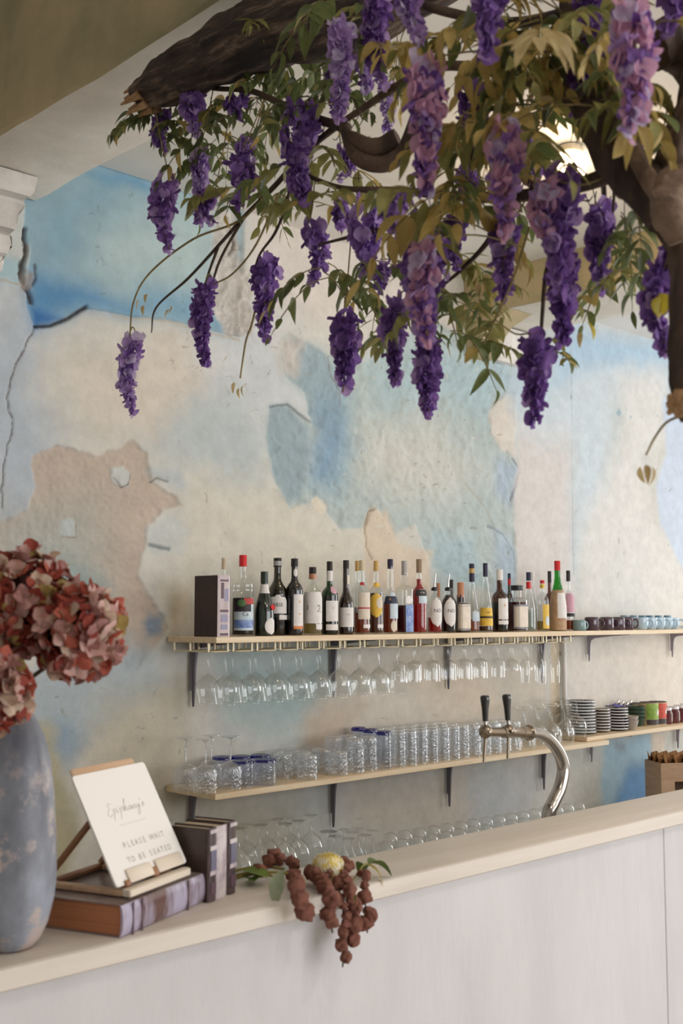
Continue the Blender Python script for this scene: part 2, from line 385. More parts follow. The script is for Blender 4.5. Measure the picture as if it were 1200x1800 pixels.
    D[sl] += M*(n1*.020+np.clip(ridge, 0, 1)*.006)
    P((156, 180, 192), [(500, 640), (560, 620), (625, 700), (630, 790), (600, 880), (540, 860), (560, 760), (545, 700)], .18, .9, 1.1)
    P((132, 164, 188), [(560, 690), (605, 680), (600, 740), (585, 840), (560, 830), (572, 760)], .14, .75, 1.2)
    P((146, 166, 176), [(474, 716), (505, 712), (540, 745), (545, 800), (530, 880), (505, 885), (482, 840), (470, 770)], .05, .85, .4)
    P((148, 168, 178), [(492, 612), (506, 588), (540, 600), (570, 622), (592, 650), (604, 700), (600, 760), (575, 770), (548, 744), (538, 690), (504, 662)], .03, .75, .5)
    P((128, 156, 180), [(560, 700), (600, 700), (612, 760), (600, 830), (560, 850), (548, 780)], .12, .6, 1.2)
    P((205, 197, 190), [(486, 600), (505, 582), (530, 600), (520, 660), (495, 650)], .1, .8)
    P((168, 192, 200), [(640, 640), (760, 600), (900, 645), (860, 740), (760, 700), (660, 720)], .25, .8, 1.2)
    P((210, 208, 200), [(640, 760), (760, 740), (850, 830), (800, 880), (700, 880), (640, 830)], .3, .7)
    P((168, 192, 200), [(760, 930), (830, 950), (850, 1030), (770, 1040)], .16, .75)
    P((170, 186, 202), [(870, 800), (912, 820), (908, 850), (895, 885), (870, 870)], .09, .8, .8)
    P((168, 186, 202), [(868, 930), (905, 960), (906, 1070), (870, 1060)], .09, .75, .6)
    P((214, 198, 178), [(640, 930), (655, 895), (680, 905), (700, 950), (760, 970), (760, 1040), (645, 1040)], .05, .85, .8)
    P((216, 208, 192), [(545, 880), (560, 872), (580, 890), (570, 908), (552, 900)], .015, .9, .5)
    line([(655, 985), (645, 965), (642, 930), (650, 900), (662, 894)], .006, (150, 132, 106), .8, .004, .5)
    line([(475, 716), (506, 712), (546, 742)], .006, (96, 100, 104), .7, .005, .3)
    line([(576, 626), (580, 660), (600, 690), (600, 710)], .006, (120, 112, 104), .7, .004, .8)
    line([(900, 805), (913, 826), (908, 850), (898, 880)], .007, (92, 102, 122), .8, .006, .4)
    line([(858, 925), (885, 940), (902, 970), (904, 1010)], .007, (120, 134, 150), .7, .005, .4)
    line([(820, 850), (850, 890), (870, 930)], .006, (168, 158, 138), .6, .003)
    P((214, 206, 196), [(858, 720), (890, 690), (908, 690), (905, 800), (880, 790), (862, 760)], .03, .9, .7, .004)
    P((150, 158, 158), [(590, 1100), (600, 1100), (600, 1110)], .02, .1)
    # --- right side
    P((216, 208, 204), [(912, 740), (1005, 740), (1008, 1110), (912, 1110), (905, 900)], .06, .8, .6)
    P((202, 214, 222), [(900, 640), (1000, 575), (1200, 600), (1240, 700), (1080, 700), (1060, 900), (1010, 1000), (1005, 780), (920, 760)], .35, .85, 1.1)
    P((172, 200, 220), [(1000, 575), (1160, 602), (1180, 640), (1080, 640), (1010, 660), (960, 680)], .2, .85)
    P((168, 196, 216), [(870, 655), (940, 640), (960, 700), (900, 720)], .2, .5)
    P((220, 217, 212), [(1090, 660), (1165, 660), (1175, 780), (1130, 800), (1140, 900), (1200, 1000), (1240, 1120), (1010, 1110), (1030, 900), (1060, 860), (1100, 760)], .25, .9, 1.)
    P((196, 208, 226), [(1165, 700), (1260, 700), (1280, 1020), (1200, 1000), (1160, 920), (1152, 850), (1170, 800)], .06, .85, .7)
    P((226, 216, 204), [(985, 1120), (1200, 1115), (1200, 1270), (1000, 1270)], .3, .8)
    P((214, 196, 166), [(968, 1118), (983, 1118), (983, 1300), (966, 1300)], .03, .85, .1)
    P((214, 190, 160), [(700, 1160), (960, 1130), (960, 1260), (780, 1260)], .3, .4)
    P((166, 198, 216), [(1062, 1302), (1142, 1288), (1150, 1400), (1060, 1420), (1055, 1380)], .10, .9, .8)
    P((112, 158, 206), [(1100, 1350), (1142, 1335), (1140, 1410), (1080, 1420)], .12, .9, .8)
    P((150, 160, 168), [(1080, 1305), (1098, 1303), (1100, 1320), (1082, 1318)], .06, .7)
    P((222, 206, 186), [(1146, 1290), (1170, 1290), (1160, 1400), (1140, 1400)], .05, .8, .6)
    line([(1003, 600), (1005, 800), (1008, 1010)], .006, (178, 190, 198), .8, .002, .1)
    for cx, cy, w, h in ((1087, 725, 5, 8), (1108, 733, 2, 3), (1100, 720, 1, 2), (1003, 698, 2, 5), (1128, 733, 1, 2), (1051, 718, 1, 2), (1155, 731, 1, 3)):
        P((150, 176, 188), [(cx-w, cy), (cx, cy-h), (cx+w, cy), (cx, cy+h)], .012, .85, .1)
    P((206, 208, 206), [(1075, 775), (1088, 775), (1090, 790), (1097, 820), (1085, 830), (1076, 800)], .04, .7, .6)
    # --- chips, scratches and nail holes, thrown by a seeded hand
    R = random.Random(11)
    def scat(n, box, w, rgb, lo, hi, dep=.004):
        for _ in range(n):
            x = R.uniform(box[0], box[2]); y = R.uniform(box[1], box[3]); a = R.uniform(-.6, .6)+PI/2*(R.random() < .6); l = R.uniform(lo, hi)
            pts = [(x+l*k*math.cos(a+.15*k), y+l*k*math.sin(a+.15*k)) for k in (-.5, 0, .5)]
            line(pts, w*R.uniform(.6, 1.4), rgb, R.uniform(.35, .85), dep, 1.2)
    scat(80, (580, 620, 905, 1000), .0036, (150, 140, 120), 2, 8, .003)
    scat(24, (580, 620, 905, 1000), .005, (214, 216, 208), 3, 10, -.003)
    scat(18, (300, 560, 480, 720), .0025, (146, 144, 134), 5, 16, .003)
    scat(30, (0, 1120, 330, 1450), .0026, (140, 138, 120), 4, 16, .003)
    scat(26, (100, 330, 420, 560), .003, (120, 140, 146), 4, 14, .003)
    scat(30, (300, 560, 560, 1000), .003, (170, 164, 150), 6, 20, .003)
    scat(16, (380, 1140, 900, 1440), .003, (150, 134, 112), 5, 14, .003)
    scat(14, (910, 760, 1190, 1260), .005, (170, 168, 164), 3, 8, .003)

build_mural()

def plain_room():
    b = MB(); b.box((-2.6, -4.6, -.1), (9.1, 3.95, 0)); struct(b.build('floor', 'floor_wood', smooth=0))
    b = MB(); b.box((1.75, -4.6, CZ), (9.1, 3.95, CZ+.12)); b.box((-2.6, -4.6, HZ), (1.75, 3.95, HZ+.12)); struct(b.build('ceiling', 'ceiling_paint', smooth=0))
    b = MB(); b.box((-2.6, WY, CZ), (1.71, 3.95, HZ)); struct(b.build('wall_back_upper', 'plaster_plain', smooth=0))
    b = MB(); b.box((-2.6, -4.6, 0), (-2.5, 3.95, HZ)); struct(b.build('wall_left', 'plaster_plain', smooth=0))
    # window wall to the right (opening Y .8-2.3) and behind the photographer (X .4-6.8)
    b = MB()
    for lo, hi in (((9, -4.6, 0), (9.1, .8, CZ)), ((9, 2.3, 0), (9.1, 3.95, CZ)), ((9, .8, 0), (9.1, 2.3, .6)), ((9, .8, 2.9), (9.1, 2.3, CZ))): b.box(lo, hi)
    struct(b.build('wall_right', 'plaster_plain', smooth=0))
    b = MB()
    for lo, hi in (((-2.6, -4.6, 0), (1.75, -4.5, HZ)), ((8.25, -4.6, 0), (9.1, -4.5, CZ)), ((1.75, -4.6, 0), (8.25, -4.5, .45)), ((1.75, -4.6, 3.25), (8.25, -4.5, CZ))): b.box(lo, hi)
    struct(b.build('wall_front', 'plaster_plain', smooth=0))
    b = MB()
    for y in (.8, 2.3): b.box((9.0, y-.04, .6), (9.08, y+.04, 2.9), c=.006)
    for z in (.6, 2.9): b.box((9.0, .8, z-.04), (9.08, 2.3, z+.04), c=.006)
    struct(b.build('window_1', 'window_paint'))
    b = MB()
    for x in (1.75, 3.92, 6.08, 8.25): b.box((x-.04, -4.58, .45), (x+.04, -4.5, 3.25), c=.006)
    for z in (.45, 3.25): b.box((1.75, -4.58, z-.04), (8.25, -4.5, z+.04), c=.006)
    struct(b.build('window_2', 'window_paint'))
plain_room()

def beam(name, x0, x1, mats, zt=CZ):
    """plastered ceiling beam, its lower arrises a little uneven"""
    ys = np.linspace(-4.45, WY-.002, 90); b = MB(); vs = []; fs = []
    for i, y in enumerate(ys):
        a = float(fbm(np.array([y]), np.array([x0]), 2.4, 4)[0])*.03; c = float(fbm(np.array([y]), np.array([x1+5]), 2.4, 4)[0])*.03
        e = float(fbm(np.array([y+11]), np.array([x1]), 3.1, 3)[0])*.02
        vs += [(x0+a*.4, y, zt-.001), (x0+a, y, 3.232+e), (x0+.012+a, y, 3.222+e), (x1-.012+c, y, 3.222+e), (x1+c, y, 3.232+e), (x1+c*.4, y, CZ-.001)]
    for i in range(len(ys)-1):
        for k in range(5): fs.append((i*6+k, i*6+6+k, i*6+7+k, i*6+k+1))
    b.add(vs, fs); b.m = [1 if i % 5 in (2,) else 0 for i in range(len(fs))]
    fs2 = [tuple(range(6)), tuple((len(ys)-1)*6+k for k in range(5, -1, -1))]
    n = len(b.f); b.f += fs2; b.m += [0, 0]
    return struct(b.build(name, mats, smooth=50))
beam('trim_1', 1.70, 2.095, ['beam_side', 'beam_under'], HZ)
beam('trim_2', 4.606, 5.14, ['beam_side', 'beam_under'])

def sweep(name, prof, x0, x1, m, ragged=False):
    """moulding along the wall: prof is (out from wall, z)"""
    b = MB(); n = 24; vs = []; fs = []; k = len(prof)
    for i in range(n+1):
        t = i/n; x = x0+(x1-x0)*t
        for j, (o, z) in enumerate(prof):
            w = (rnd.random()-.5)*.006
            xx = x + ((-.05*(1-(z-prof[0][1])/(prof[-1][1]-prof[0][1]))+rnd.uniform(-.015, .015)) if (i == n and ragged) else 0)
            vs.append((xx, WY-o+w, z+w*.5))
    for i in range(n): fs += [(i*k+j, i*k+k+j, i*k+k+j+1, i*k+j+1) for j in range(k-1)]
    b.add(vs, fs); b.f += [tuple(range(k-1, -1, -1)), tuple(n*k+j for j in range(k))]; b.m += [0, 0]
    return struct(b.build(name, m, smooth=35))
# broken cornice under the left beam and the little capital under the right one
sweep('trim_3', [(.0, 2.90), (.03, 2.905), (.05, 2.93), (.045, 2.955), (.075, 2.96), (.095, 2.985), (.10, 3.02), (.085, 3.035), (.125, 3.04), (.13, 3.06), (.145, 3.09), (.175, 3.12), (.17, 3.135), (.215, 3.14), (.222, 3.16), (.222, 3.215), (0, 3.22)], 1.25, 1.965, 'white_moulding', True)
sweep('trim_4', [(.0, 3.03), (.03, 3.035), (.04, 3.06), (.055, 3.10), (.07, 3.13), (.07, 3.215), (0, 3.22)], 4.80, 5.20, 'white_moulding')
def corbel():
    b = MB(); prof = [(0, 3.02), (.05, 3.03), (.09, 3.07), (.12, 3.13), (.17, 3.18), (.30, 3.225), (.0, 3.225)]
    vs = [(x, WY-o, z) for x in (4.62, 4.80) for o, z in prof]; k = len(prof)
    fs = [tuple(range(k)), tuple(k+i for i in range(k-1, -1, -1))]+[(i, i+k, (i+1) % k+k, (i+1) % k) for i in range(k)]
    b.add(vs, fs); struct(b.build('trim_5', 'beam_side', smooth=35))
corbel()
# ================================================================= BAR COUNTER AND SHELVES
mat('ledge_wood', (226, 217, 207), .55, rgb2=(216, 205, 193), scale=3, stretch=(.6, 9, 9), bump=.12, bscale=60)
mat('counter_plaster', (214, 211, 212), .8, rgb2=(202, 199, 200), scale=2.6, stretch=(1.6, 1, .5), bump=.3, bscale=24, detail=6)
mat('shelf_wood', (234, 214, 184), .55, rgb2=(218, 192, 156), scale=3.5, stretch=(.7, 10, 10), bump=.12, bscale=50)
mat('bracket_pale', (158, 150, 160), .45, .4); mat('bracket_steel', (104, 99, 106), .45, .5)
mat('brass', (214, 202, 172), .42, .35)
mat('dark_metal', (44, 42, 46), .4, .5)
LZ, LY0, LY1 = 1.13, 1.595, 1.79
def counter():
    t = thing('bar_counter', 'long pale plaster bar counter with a raised wooden ledge on top', 'bar counter', (1.8, 1.7, 0))
    o = Vector((-1.8, -1.7, 0))
    b = MB(); b.box((-.9, LY0, LZ-.036), (6.4, LY1, LZ), c=.003); b.build('ledge_top', 'ledge_wood', t, loc=o)
    for x0, x1 in ((-.9, .2455), (.2485, 2.7425), (2.7455, 6.4)):
        b = MB(); b.box((x0, LY0+.022, .02), (x1, LY0+.05, LZ-.036), c=.002); b.build('front_panel', 'counter_plaster', t, loc=o)
    b = MB(); b.box((-.9, LY0+.05, .02), (6.4, LY1-.02, LZ-.036)); b.build('core', 'counter_plaster', t, loc=o)
    b = MB(); b.box((-.9, LY1-.02, .90), (6.4, 2.36, .94), c=.003); b.build('worktop', 'window_paint', t, loc=o)
    b = MB(); b.box((-.9, 2.26, .02), (6.4, 2.30, .90)); b.build('back_panel', 'counter_plaster', t, loc=o)
counter()
def backbar():
    t = thing('back_counter', 'low wooden back counter against the painted wall, crowded with glasses', 'counter', (4, 3.4, 0))
    o = Vector((-4, -3.4, 0))
    b = MB(); b.box((1.3, 3.12, .50), (7.4, WY-.02, .53), c=.003); b.build('worktop', 'window_paint', t, loc=o)
    b = MB(); b.box((1.35, 3.16, .0), (7.35, WY-.03, .50)); b.build('cabinet_body', 'counter_plaster', t, loc=o)
backbar()
S1, S2, S3 = 1.565, .972, .998            # tops of upper shelf, lower shelf, right-hand lower shelf
SF = 3.5
def shelf(name, label, x0, x1, y0, z, th=.024):
    c = Vector(((x0+x1)/2, (y0+WY)/2, z)); t = thing(name, label, 'shelf', c)
    b = MB(); b.box((x0, y0, z-th), (x1, WY-.012, z), c=.0015); b.build('board', 'shelf_wood', t, loc=-c)
    return t, c
def bracket(par, c, x, z, L=.265, w=.027, m='bracket_steel'):
    b = MB(); D_ = .27
    b.box((x-w/2, WY-.02, z-L*.75), (x+w/2, WY-.015, z), c=.001)
    # pressed tapering leg with a raised rib, and the arm beneath the board
    vs = []; fs = []
    for k, (zz, hw, out) in enumerate(((z, w*.62, .055), (z-.02, w*.5, .026), (z-L*.4, w*.42, .014), (z-L*.9, w*.26, .008), (z-L, w*.16, .006))):
        vs += [(x-hw, WY-.02, zz), (x-hw*.4, WY-.02-out, zz), (x+hw*.4, WY-.02-out, zz), (x+hw, WY-.02, zz)]
    for k in range(4): fs += [(k*4+i, k*4+4+i, k*4+5+i, k*4+1+i) for i in range(3)]
    b.add(vs, fs)
    vs = []; fs = []
    for k, (y, hw, dz) in enumerate(((WY-.02, w*.6, .05), (WY-.06, w*.5, .026), (WY-.02-D_*.6, w*.42, .012), (WY-.02-D_, w*.3, .004))):
        vs += [(x-hw, y, z-.0005), (x-hw*.5, y, z-dz), (x+hw*.5, y, z-dz), (x+hw, y, z-.0005)]
    for k in range(3): fs += [(k*4+i, k*4+4+i, k*4+5+i, k*4+1+i) for i in range(3)]
    b.add(vs, fs)
    b.build('bracket', m, par, loc=-c)
BX = (2.835, 3.627, 4.43, 5.225)
t, c = shelf('bottle_shelf', 'long pine shelf carrying the row of liquor bottles and mugs', 2.711, 7.0, SF, S1)
for x in BX: bracket(t, c, x, S1-.024)
for x in (5.685, 6.62): bracket(t, c, x, S1-.024, .16, .020, 'bracket_pale')
t, c = shelf('glass_shelf', 'lower pine shelf holding blue based tumblers and tall glasses', 2.713, 5.40, SF, S2)
for x in BX: bracket(t, c, x, S2-.024, .255)
t, c = shelf('plate_shelf', 'short pale shelf under the stacked plates, tins and jars', 5.235, 7.0, SF+.03, S3)
for x in (5.69, 6.66): bracket(t, c, x, S3-.026, .17, .020, 'bracket_pale')
def pipe():
    mat('pipe_paint', (224, 220, 214), .4)
    b = MB(); x = 5.435
    b.tube([(x, WY-.022, S3+.002), (x, WY-.022, S1-.026)], .013, 12)
    for z in (1.10, 1.42): b.cyl((x, WY-.022), .017, z, z+.02, 12)
    tag(b.build('wall_pipe', 'pipe_paint'), 'thin white upright pipe on the wall between the shelves', 'pipe')
pipe()

# ---- stemware rack : wire loops screwed beneath the shelf
NU, RX0, RP = 20, 2.745, .1215
RZ = 1.508
def rack():
    t = thing('stemware_rack', 'brass wire stemware rack screwed under the bottle shelf', 'rack', (RX0, SF+.02, S1-.024))
    o = Vector((RX0, SF+.02, S1-.024)); hw = .047; L = .235; h = RZ-o.z
    b = MB()
    loop = [(-hw, L, h), (-hw, .02, h), (-hw+.006, .006, h), (-hw+.02, 0, h), (hw-.02, 0, h), (hw-.006, .006, h), (hw, .02, h), (hw, L, h)]
    b.tube(loop, .003, 6)
    b.tube([(-hw, L, h), (hw, L, h)], .003, 6)
    me1 = b.mesh('loop', 'brass')
    b = MB()
    for x in (-hw, hw):
        pass
    b.box((-.0045, -.003, h-.002), (.0045, .003, 0), c=.0008); me2 = b.mesh('strap', 'brass')
    for i in range(NU):
        l = link('wire_loop', me1, t, (i*RP, 0, 0)); [link('strap', me2, l, (x, y, 0)) for x in (-hw, hw) for y in (.012, L*.55, L)]
rack()

# ================================================================= STEMWARE
glass('glass_thin', (252, 253, 253), .65, .07, .012)
glass('glass_cut', (248, 250, 252), .8, .16, .09, bump=.8, bscale=110)
glass('glass_blue', (58, 70, 190), .5, .08, .12)
glass('glass_tint', (242, 246, 253), .75, .15, .08, bump=.5, bscale=110)
def wine_prof(foot=.034, stem=.10, bowl=((.006, 0), (.02, .010), (.040, .032), (.048, .052), (.047, .075), (.040, .108)), rs=.0042):
    """hanging upside down: foot at z 0, bowl below"""
    st = [(0, 0), (foot, 0), (foot, -.0022), (.012, -.006), (rs, -.014), (rs*.85, -stem*.5), (rs, -stem+.01), (.0075, -stem+.004)]
    return st, [(r, -stem-z) for r, z in bowl]
TYPES = {}
def glass_proto(kind, foot, stem, bowl, gm='glass_thin', fn=None, n=20):
    fp, bp = wine_prof(foot, stem, bowl)
    b = MB(); b.lathe(fp, 14); m1 = b.mesh('stem', gm, 60)
    b = MB(); b.lathe([(.0035, bp[0][1]+.004)]+bp, n, fn=fn)
    r, z = bp[-1]; b.lathe([(r+.0008, z), (r+.0008, z-.0015), (r-.0008, z-.0015)], n, fn=fn); m2 = b.mesh('bowl', gm, 24 if 'cut' in kind else 60)
    TYPES[kind] = (m1, m2, stem+bowl[-1][1])
glass_proto('wine', .035, .10, ((.006, 0), (.02, .008), (.042, .028), (.0515, .050), (.051, .068), (.042, .112)))
glass_proto('goblet', .034, .078, ((.006, 0), (.028, .006), (.034, .014), (.035, .05), (.0355, .09)))
glass_proto('coupe', .032, .085, ((.006, 0), (.02, .008), (.038, .022), (.043, .042), (.044, .055)))
glass_proto('flute', .030, .075, ((.005, 0), (.014, .012), (.024, .035), (.026, .07), (.022, .14)))
def stemglass(kind, loc, label, group, up=False, name='wine_glass', s=1.0):
    """upside-down stemmed glass: loc is the foot for hanging ones, the rim for standing ones"""
    m1, m2, H = TYPES[kind]
    t = thing(name, label, 'glass', loc, group); t.scale = (s, s, s)
    off = (0, 0, H+.0015) if up else None
    link('stem', m1, t, off); link('bowl', m2, t, off)
    return t
def hang():
    for row, (yy, rn) in enumerate(((SF+.055, 'front'), (SF+.165, 'back'))):
        for k in range(NU-1):
            kind = 'wine' if k < 9 else 'goblet' if k < 15 else 'coupe' if k < 17 else 'flute'
            if kind == 'coupe' and row == 1 and k == 15: continue
            x = RX0+(k+.5)*RP; nm = {'wine': 'round bowled wine glass', 'goblet': 'straight sided goblet', 'coupe': 'shallow coupe', 'flute': 'narrow flute'}[kind]
            stemglass(kind, (x, yy+rnd.uniform(-.008, .008), RZ+.0055), f'{nm} hanging in {rn} row of brass rack, {ORD[k]} from the brown book', 'stemmed glasses hanging in the brass rack', name='hanging_glass')
hang()

# ---- glasses on the lower shelf (all upside down)
def ribs(k, tw, amp): return lambda a, z, r: r*(1+amp*math.sin(k*a+tw*z)) if r > .02 else r
def diam(k, tw, amp): return lambda a, z, r: r*(1+amp*abs(math.sin(k*a+tw*z))+amp*abs(math.sin(k*a-tw*z))) if r > .02 else r
def tumbler_proto(kind, r, h, base, gm, basem, fn=None, n=28, taper=.96, basef=.10):
    zs = [0, .0015]+[h*k/22 for k in range(1, 22)]+[h-.006, h]
    pr = [(r*(1-(1-taper)*z/h), z) for z in zs[:-1]]
    bh = h*(1-basef)
    b = MB(); b.lathe([p for p in pr if p[1] <= bh]+[(r*(1-(1-taper)*.9), bh)], n, fn=fn)
    b.lathe([(r+.0006, 0), (r+.0006, .0016), (r-.001, .0016)], n); m1 = b.mesh('body', gm, 24 if 'cut' in kind else 60)
    b = MB(); q = r*taper
    b.lathe([(r*(1-(1-taper)*.9), bh), (q, h-.005), (q-.004, h), (q*.6, h-.003), (0, h-.003)], n, fn=fn); b.lathe([(0, bh), (q*.97, bh)], n)
    m2 = b.mesh('base', basem, 60)
    TYPES[kind] = (m1, m2, h)
tumbler_proto('tumbler_blue', .043, .102, .02, 'glass_tint', 'glass_blue', diam(6, 45, .03), basef=.11)
tumbler_proto('tumbler_cut', .041, .098, .02, 'glass_cut', 'glass_cut', diam(8, 75, .045))
tumbler_proto('tumbler_tall_cut', .037, .145, .02, 'glass_cut', 'glass_cut', diam(8, 65, .045))
tumbler_proto('tall_blue', .034, .158, .02, 'glass_tint', 'glass_blue', basef=.10)
tumbler_proto('tall', .034, .158, .02, 'glass_cut', 'glass_thin', ribs(10, 0, .012), basef=.08)
tumbler_proto('tall_cut', .0345, .15, .02, 'glass_cut', 'glass_cut', diam(7, 80, .05))
glass_proto('cut_goblet', .038, .10, ((.006, 0), (.026, .006), (.038, .015), (.0425, .028), (.043, .045), (.043, .053), (.043, .061), (.043, .069), (.043, .077), (.043, .085), (.043, .093), (.043, .10)), 'glass_cut', diam(7, 60, .06), 36)
glass_proto('short_wine', .022, .052, ((.006, 0), (.018, .008), (.033, .022), (.040, .042), (.041, .07), (.040, .17)))
glass_proto('big_wine', .036, .072, ((.006, 0), (.02, .008), (.040, .024), (.047, .045), (.047, .065), (.041, .10)))
def tumbler(kind, loc, label, group, name='tumbler', s=1.0):
    m1, m2, H = TYPES[kind]; t = thing(name, label, 'glass', loc, group, rnd.uniform(0, 6)); t.scale = (s, s, s)
    link('body', m1, t); link('base', m2, t); return t
def lower_shelf():
    g = 'upturned cut glass goblets at the shelf end'
    for px, y, s, lab in ((325, 3.665, 1., 'cut glass goblet upside down at the bare end of the shelf, against the wall side'), (360, 3.565, 1., 'cut glass goblet upside down nearest the front corner of the lower shelf'), (370, 3.70, .98, 'cut glass goblet upside down behind the two front goblets'), (404, 3.575, 1., 'cut glass goblet upside down beside the blue based tumblers')):
        stemglass('cut_goblet', (Xat(px, y, S2), y, S2+.0005), lab, g, True, 'cut_goblet', s)
    g = 'short tumblers with blue bases'
    for px, y, lab in ((466, 3.55, 'blue based tumbler at the front, next to the clear cut tumblers'), (427, 3.575, 'blue based tumbler at the front, next to the cut goblets'), (457, 3.67, 'blue based tumbler behind, next to the clear cut tumblers'), (423, 3.70, 'blue based tumbler in the middle behind the front pair'), (390, 3.73, 'blue based tumbler farthest back, half hidden by a goblet')):
        tumbler('tumbler_blue', (Xat(px, y, S2), y, S2+.0005), lab, g, 'blue_tumbler')
    g = 'short clear cut tumblers'
    n = 0
    for y, pxs, rn in ((3.555, (540, 594), 'front'), (3.66, (497, 530, 566), 'middle'), (3.755, (482, 514, 546), 'back')):
        for i, px in enumerate(pxs): tumbler('tumbler_cut', (Xat(px, y, S2), y, S2+.0005), f'short clear cut tumbler, {ORD[i]} of the {rn} row after the blue based tumblers', g)
    g = 'tall clear cut tumblers'
    for y, pxs, rn in ((3.56, (624, 647), 'front'), (3.67, (586, 612), 'back')):
        for i, px in enumerate(pxs): tumbler('tumbler_tall_cut', (Xat(px, y, S2), y, S2+.0005), f'tall cut tumbler, {ORD[i]} of the {rn} row before the blue topped highballs', g)
    g = 'highball glasses with blue bases'
    for px, y, lab in ((674, 3.555, 'highball glass with blue base at the front of the row'), (650, 3.665, 'highball glass with blue base in the middle, behind the cut tumblers'), (630, 3.755, 'highball glass with blue base at the back by the wall')):
        tumbler('tall_blue', (Xat(px, y, S2), y, S2+.0005), lab, g, 'highball_glass', 1.04)
    g = 'clear highball glasses on the lower shelf'
    x0 = Xat(700, 3.555, S2)
    for row, (y, rn) in enumerate(((3.555, 'front'), (3.65, 'middle'), (3.745, 'back'))):
        for i in range(7): tumbler('tall', (x0+i*.0745+rnd.uniform(-.004, .004)+row*.03, y, S2+.0005), f'clear highball glass, {ORD[i]} of the {rn} row after the blue based highballs', g, 'highball_glass')
    g = 'ribbed cut highballs behind the beer tap'
    x0 = Xat(700, 3.555, S2)+7*.0745+.012
    for row, (y, rn) in enumerate(((3.56, 'front'), (3.66, 'back'))):
        for i in range(5): tumbler('tall_cut', (x0+i*.079+row*.03, y, S2+.0005), f'ribbed highball glass behind the beer tap, {ORD[i]} of the {rn} row', g, 'ribbed_highball')
    g = 'large wine glasses upturned on the lower shelf'
    x0 = Xat(923, 3.57, S2)
    for row, (y, rn) in enumerate(((3.57, 'front'), (3.68, 'back'))):
        for i in range(5):
            xx = x0+i*.114+row*.02
            if xx+.05 > 5.40: continue
            hi = xx > 5.19
            stemglass('big_wine', (xx, y, (S3 if hi else S2)+.0005), f'large wine glass upside down behind the tap, {ORD[i]} of the {rn} row', g, True, 'wine_glass', 1.18)
    # on the raised right-hand shelf
lower_shelf()
def bar_glasses():
    Z = .5305
    g = 'stemmed glasses upturned on the back counter'
    n = 0
    for i, (px, py, y, s) in enumerate(((418, 1457, 3.40, 1.25), (455, 1451, 3.42, 1.25), (487, 1440, 3.55, 1.3), (500, 1448, 3.42, 1.25), (523, 1443, 3.48, 1.25), (546, 1433, 3.55, 1.3), (509, 1437, 3.64, 1.3), (432, 1448, 3.6, 1.25), (468, 1442, 3.65, 1.25))):
        zt = Zat(Xat(px, y, .8), y, py); H = TYPES['short_wine'][2]; s = (zt-Z)/H
        stemglass('short_wine', (Xat(px, y, .75), y, Z), f'large upturned wine glass on the back counter, {ORD[i]} of those behind the dried flowers', g, True, 'wine_glass', s)
    g = 'small stemmed glasses upturned on the back counter'
    for i, (px, py) in enumerate(((577, 1462), (588, 1470), (603, 1458), (611, 1474), (618, 1463), (629, 1456), (641, 1468), (655, 1460))):
        y = 3.36+.09*(i % 3); zt = Zat(Xat(px, y, .7), y, py); s = (zt-Z)/TYPES['coupe'][2]
        stemglass('flute', (Xat(px, y, .7), y, Z), f'small upturned flute behind the counter ledge, {ORD[i]} past the cream flower', g, True, 'flute_glass', max(.7, (zt-Z)/TYPES['flute'][2]))
    b = MB(); b.lathe([(.036, 0), (.037, .05), (.0375, .105), (.034, .128), (.024, .142), (.010, .147), (0, .148)], 20)
    b.lathe([(.0365, 0), (.0365, .002), (.035, .002)], 20); me = b.mesh('stemless_glass', 'glass_thin', 60)
    g = 'round based glasses upturned on the back counter'
    for row, (y, rn) in enumerate(((3.30, 'front'), (3.42, 'middle'), (3.54, 'back'))):
        x = Xat(668, y, .65)
        for i in range(19):
            xx = x+i*.096+row*.03
            if xx > Xat(1022, y, .65): break
            o = link('stemless_glass', me, None, (xx, y, Z)); s = 1.12-.012*i; o.scale = (1.05, 1.05, s)
            tag(o, f'round based glass upturned behind the ledge, {ORD[i]} of the {rn} row towards the tap', 'glass', g)
bar_glasses()
# ================================================================= BOTTLES
glass('bottle_clear', (246, 248, 247), .62, .06, .03)
glass('bottle_green', (40, 120, 60), .55, .07, .14)
glass('bottle_limegreen', (90, 190, 90), .5, .07, .35)
glass('bottle_olive', (96, 92, 34), .55, .07, .06)
glass('bottle_amber', (150, 100, 40), .5, .07, .10)
for nm, c in (('dark', (24, 20, 24)), ('dark_green', (22, 34, 24)), ('dark_brown', (40, 24, 20))):
    mat('bottle_'+nm, c, .08, spec=.6, coat=.6)
def liquid(name, rgb, dens=.55):
    m = bpy.data.materials.new(name); m.use_nodes = True; nt = m.node_tree; nt.nodes.clear(); L = nt.links
    out = nd(nt, 'ShaderNodeOutputMaterial'); tr = nd(nt, 'ShaderNodeBsdfTransparent'); tr.inputs[0].default_value = (*lin(rgb), 1)
    d = nd(nt, 'ShaderNodeBsdfTranslucent'); d.inputs[0].default_value = (*lin(rgb), 1); d2 = nd(nt, 'ShaderNodeBsdfDiffuse'); d2.inputs[0].default_value = (*lin(rgb), 1)
    m0 = nd(nt, 'ShaderNodeMixShader', inp={0: .5}); L.new(d.outputs[0], m0.inputs[1]); L.new(d2.outputs[0], m0.inputs[2])
    mx = nd(nt, 'ShaderNodeMixShader', inp={0: dens}); L.new(tr.outputs[0], mx.inputs[1]); L.new(m0.outputs[0], mx.inputs[2]); L.new(mx.outputs[0], out.inputs[0]); MATS[name] = m
liquid('liq_amber', (196, 110, 46)); liquid('liq_orange', (176, 78, 36), .7); liquid('liq_red', (196, 26, 30), .75); liquid('liq_deepred', (92, 22, 30), .85)
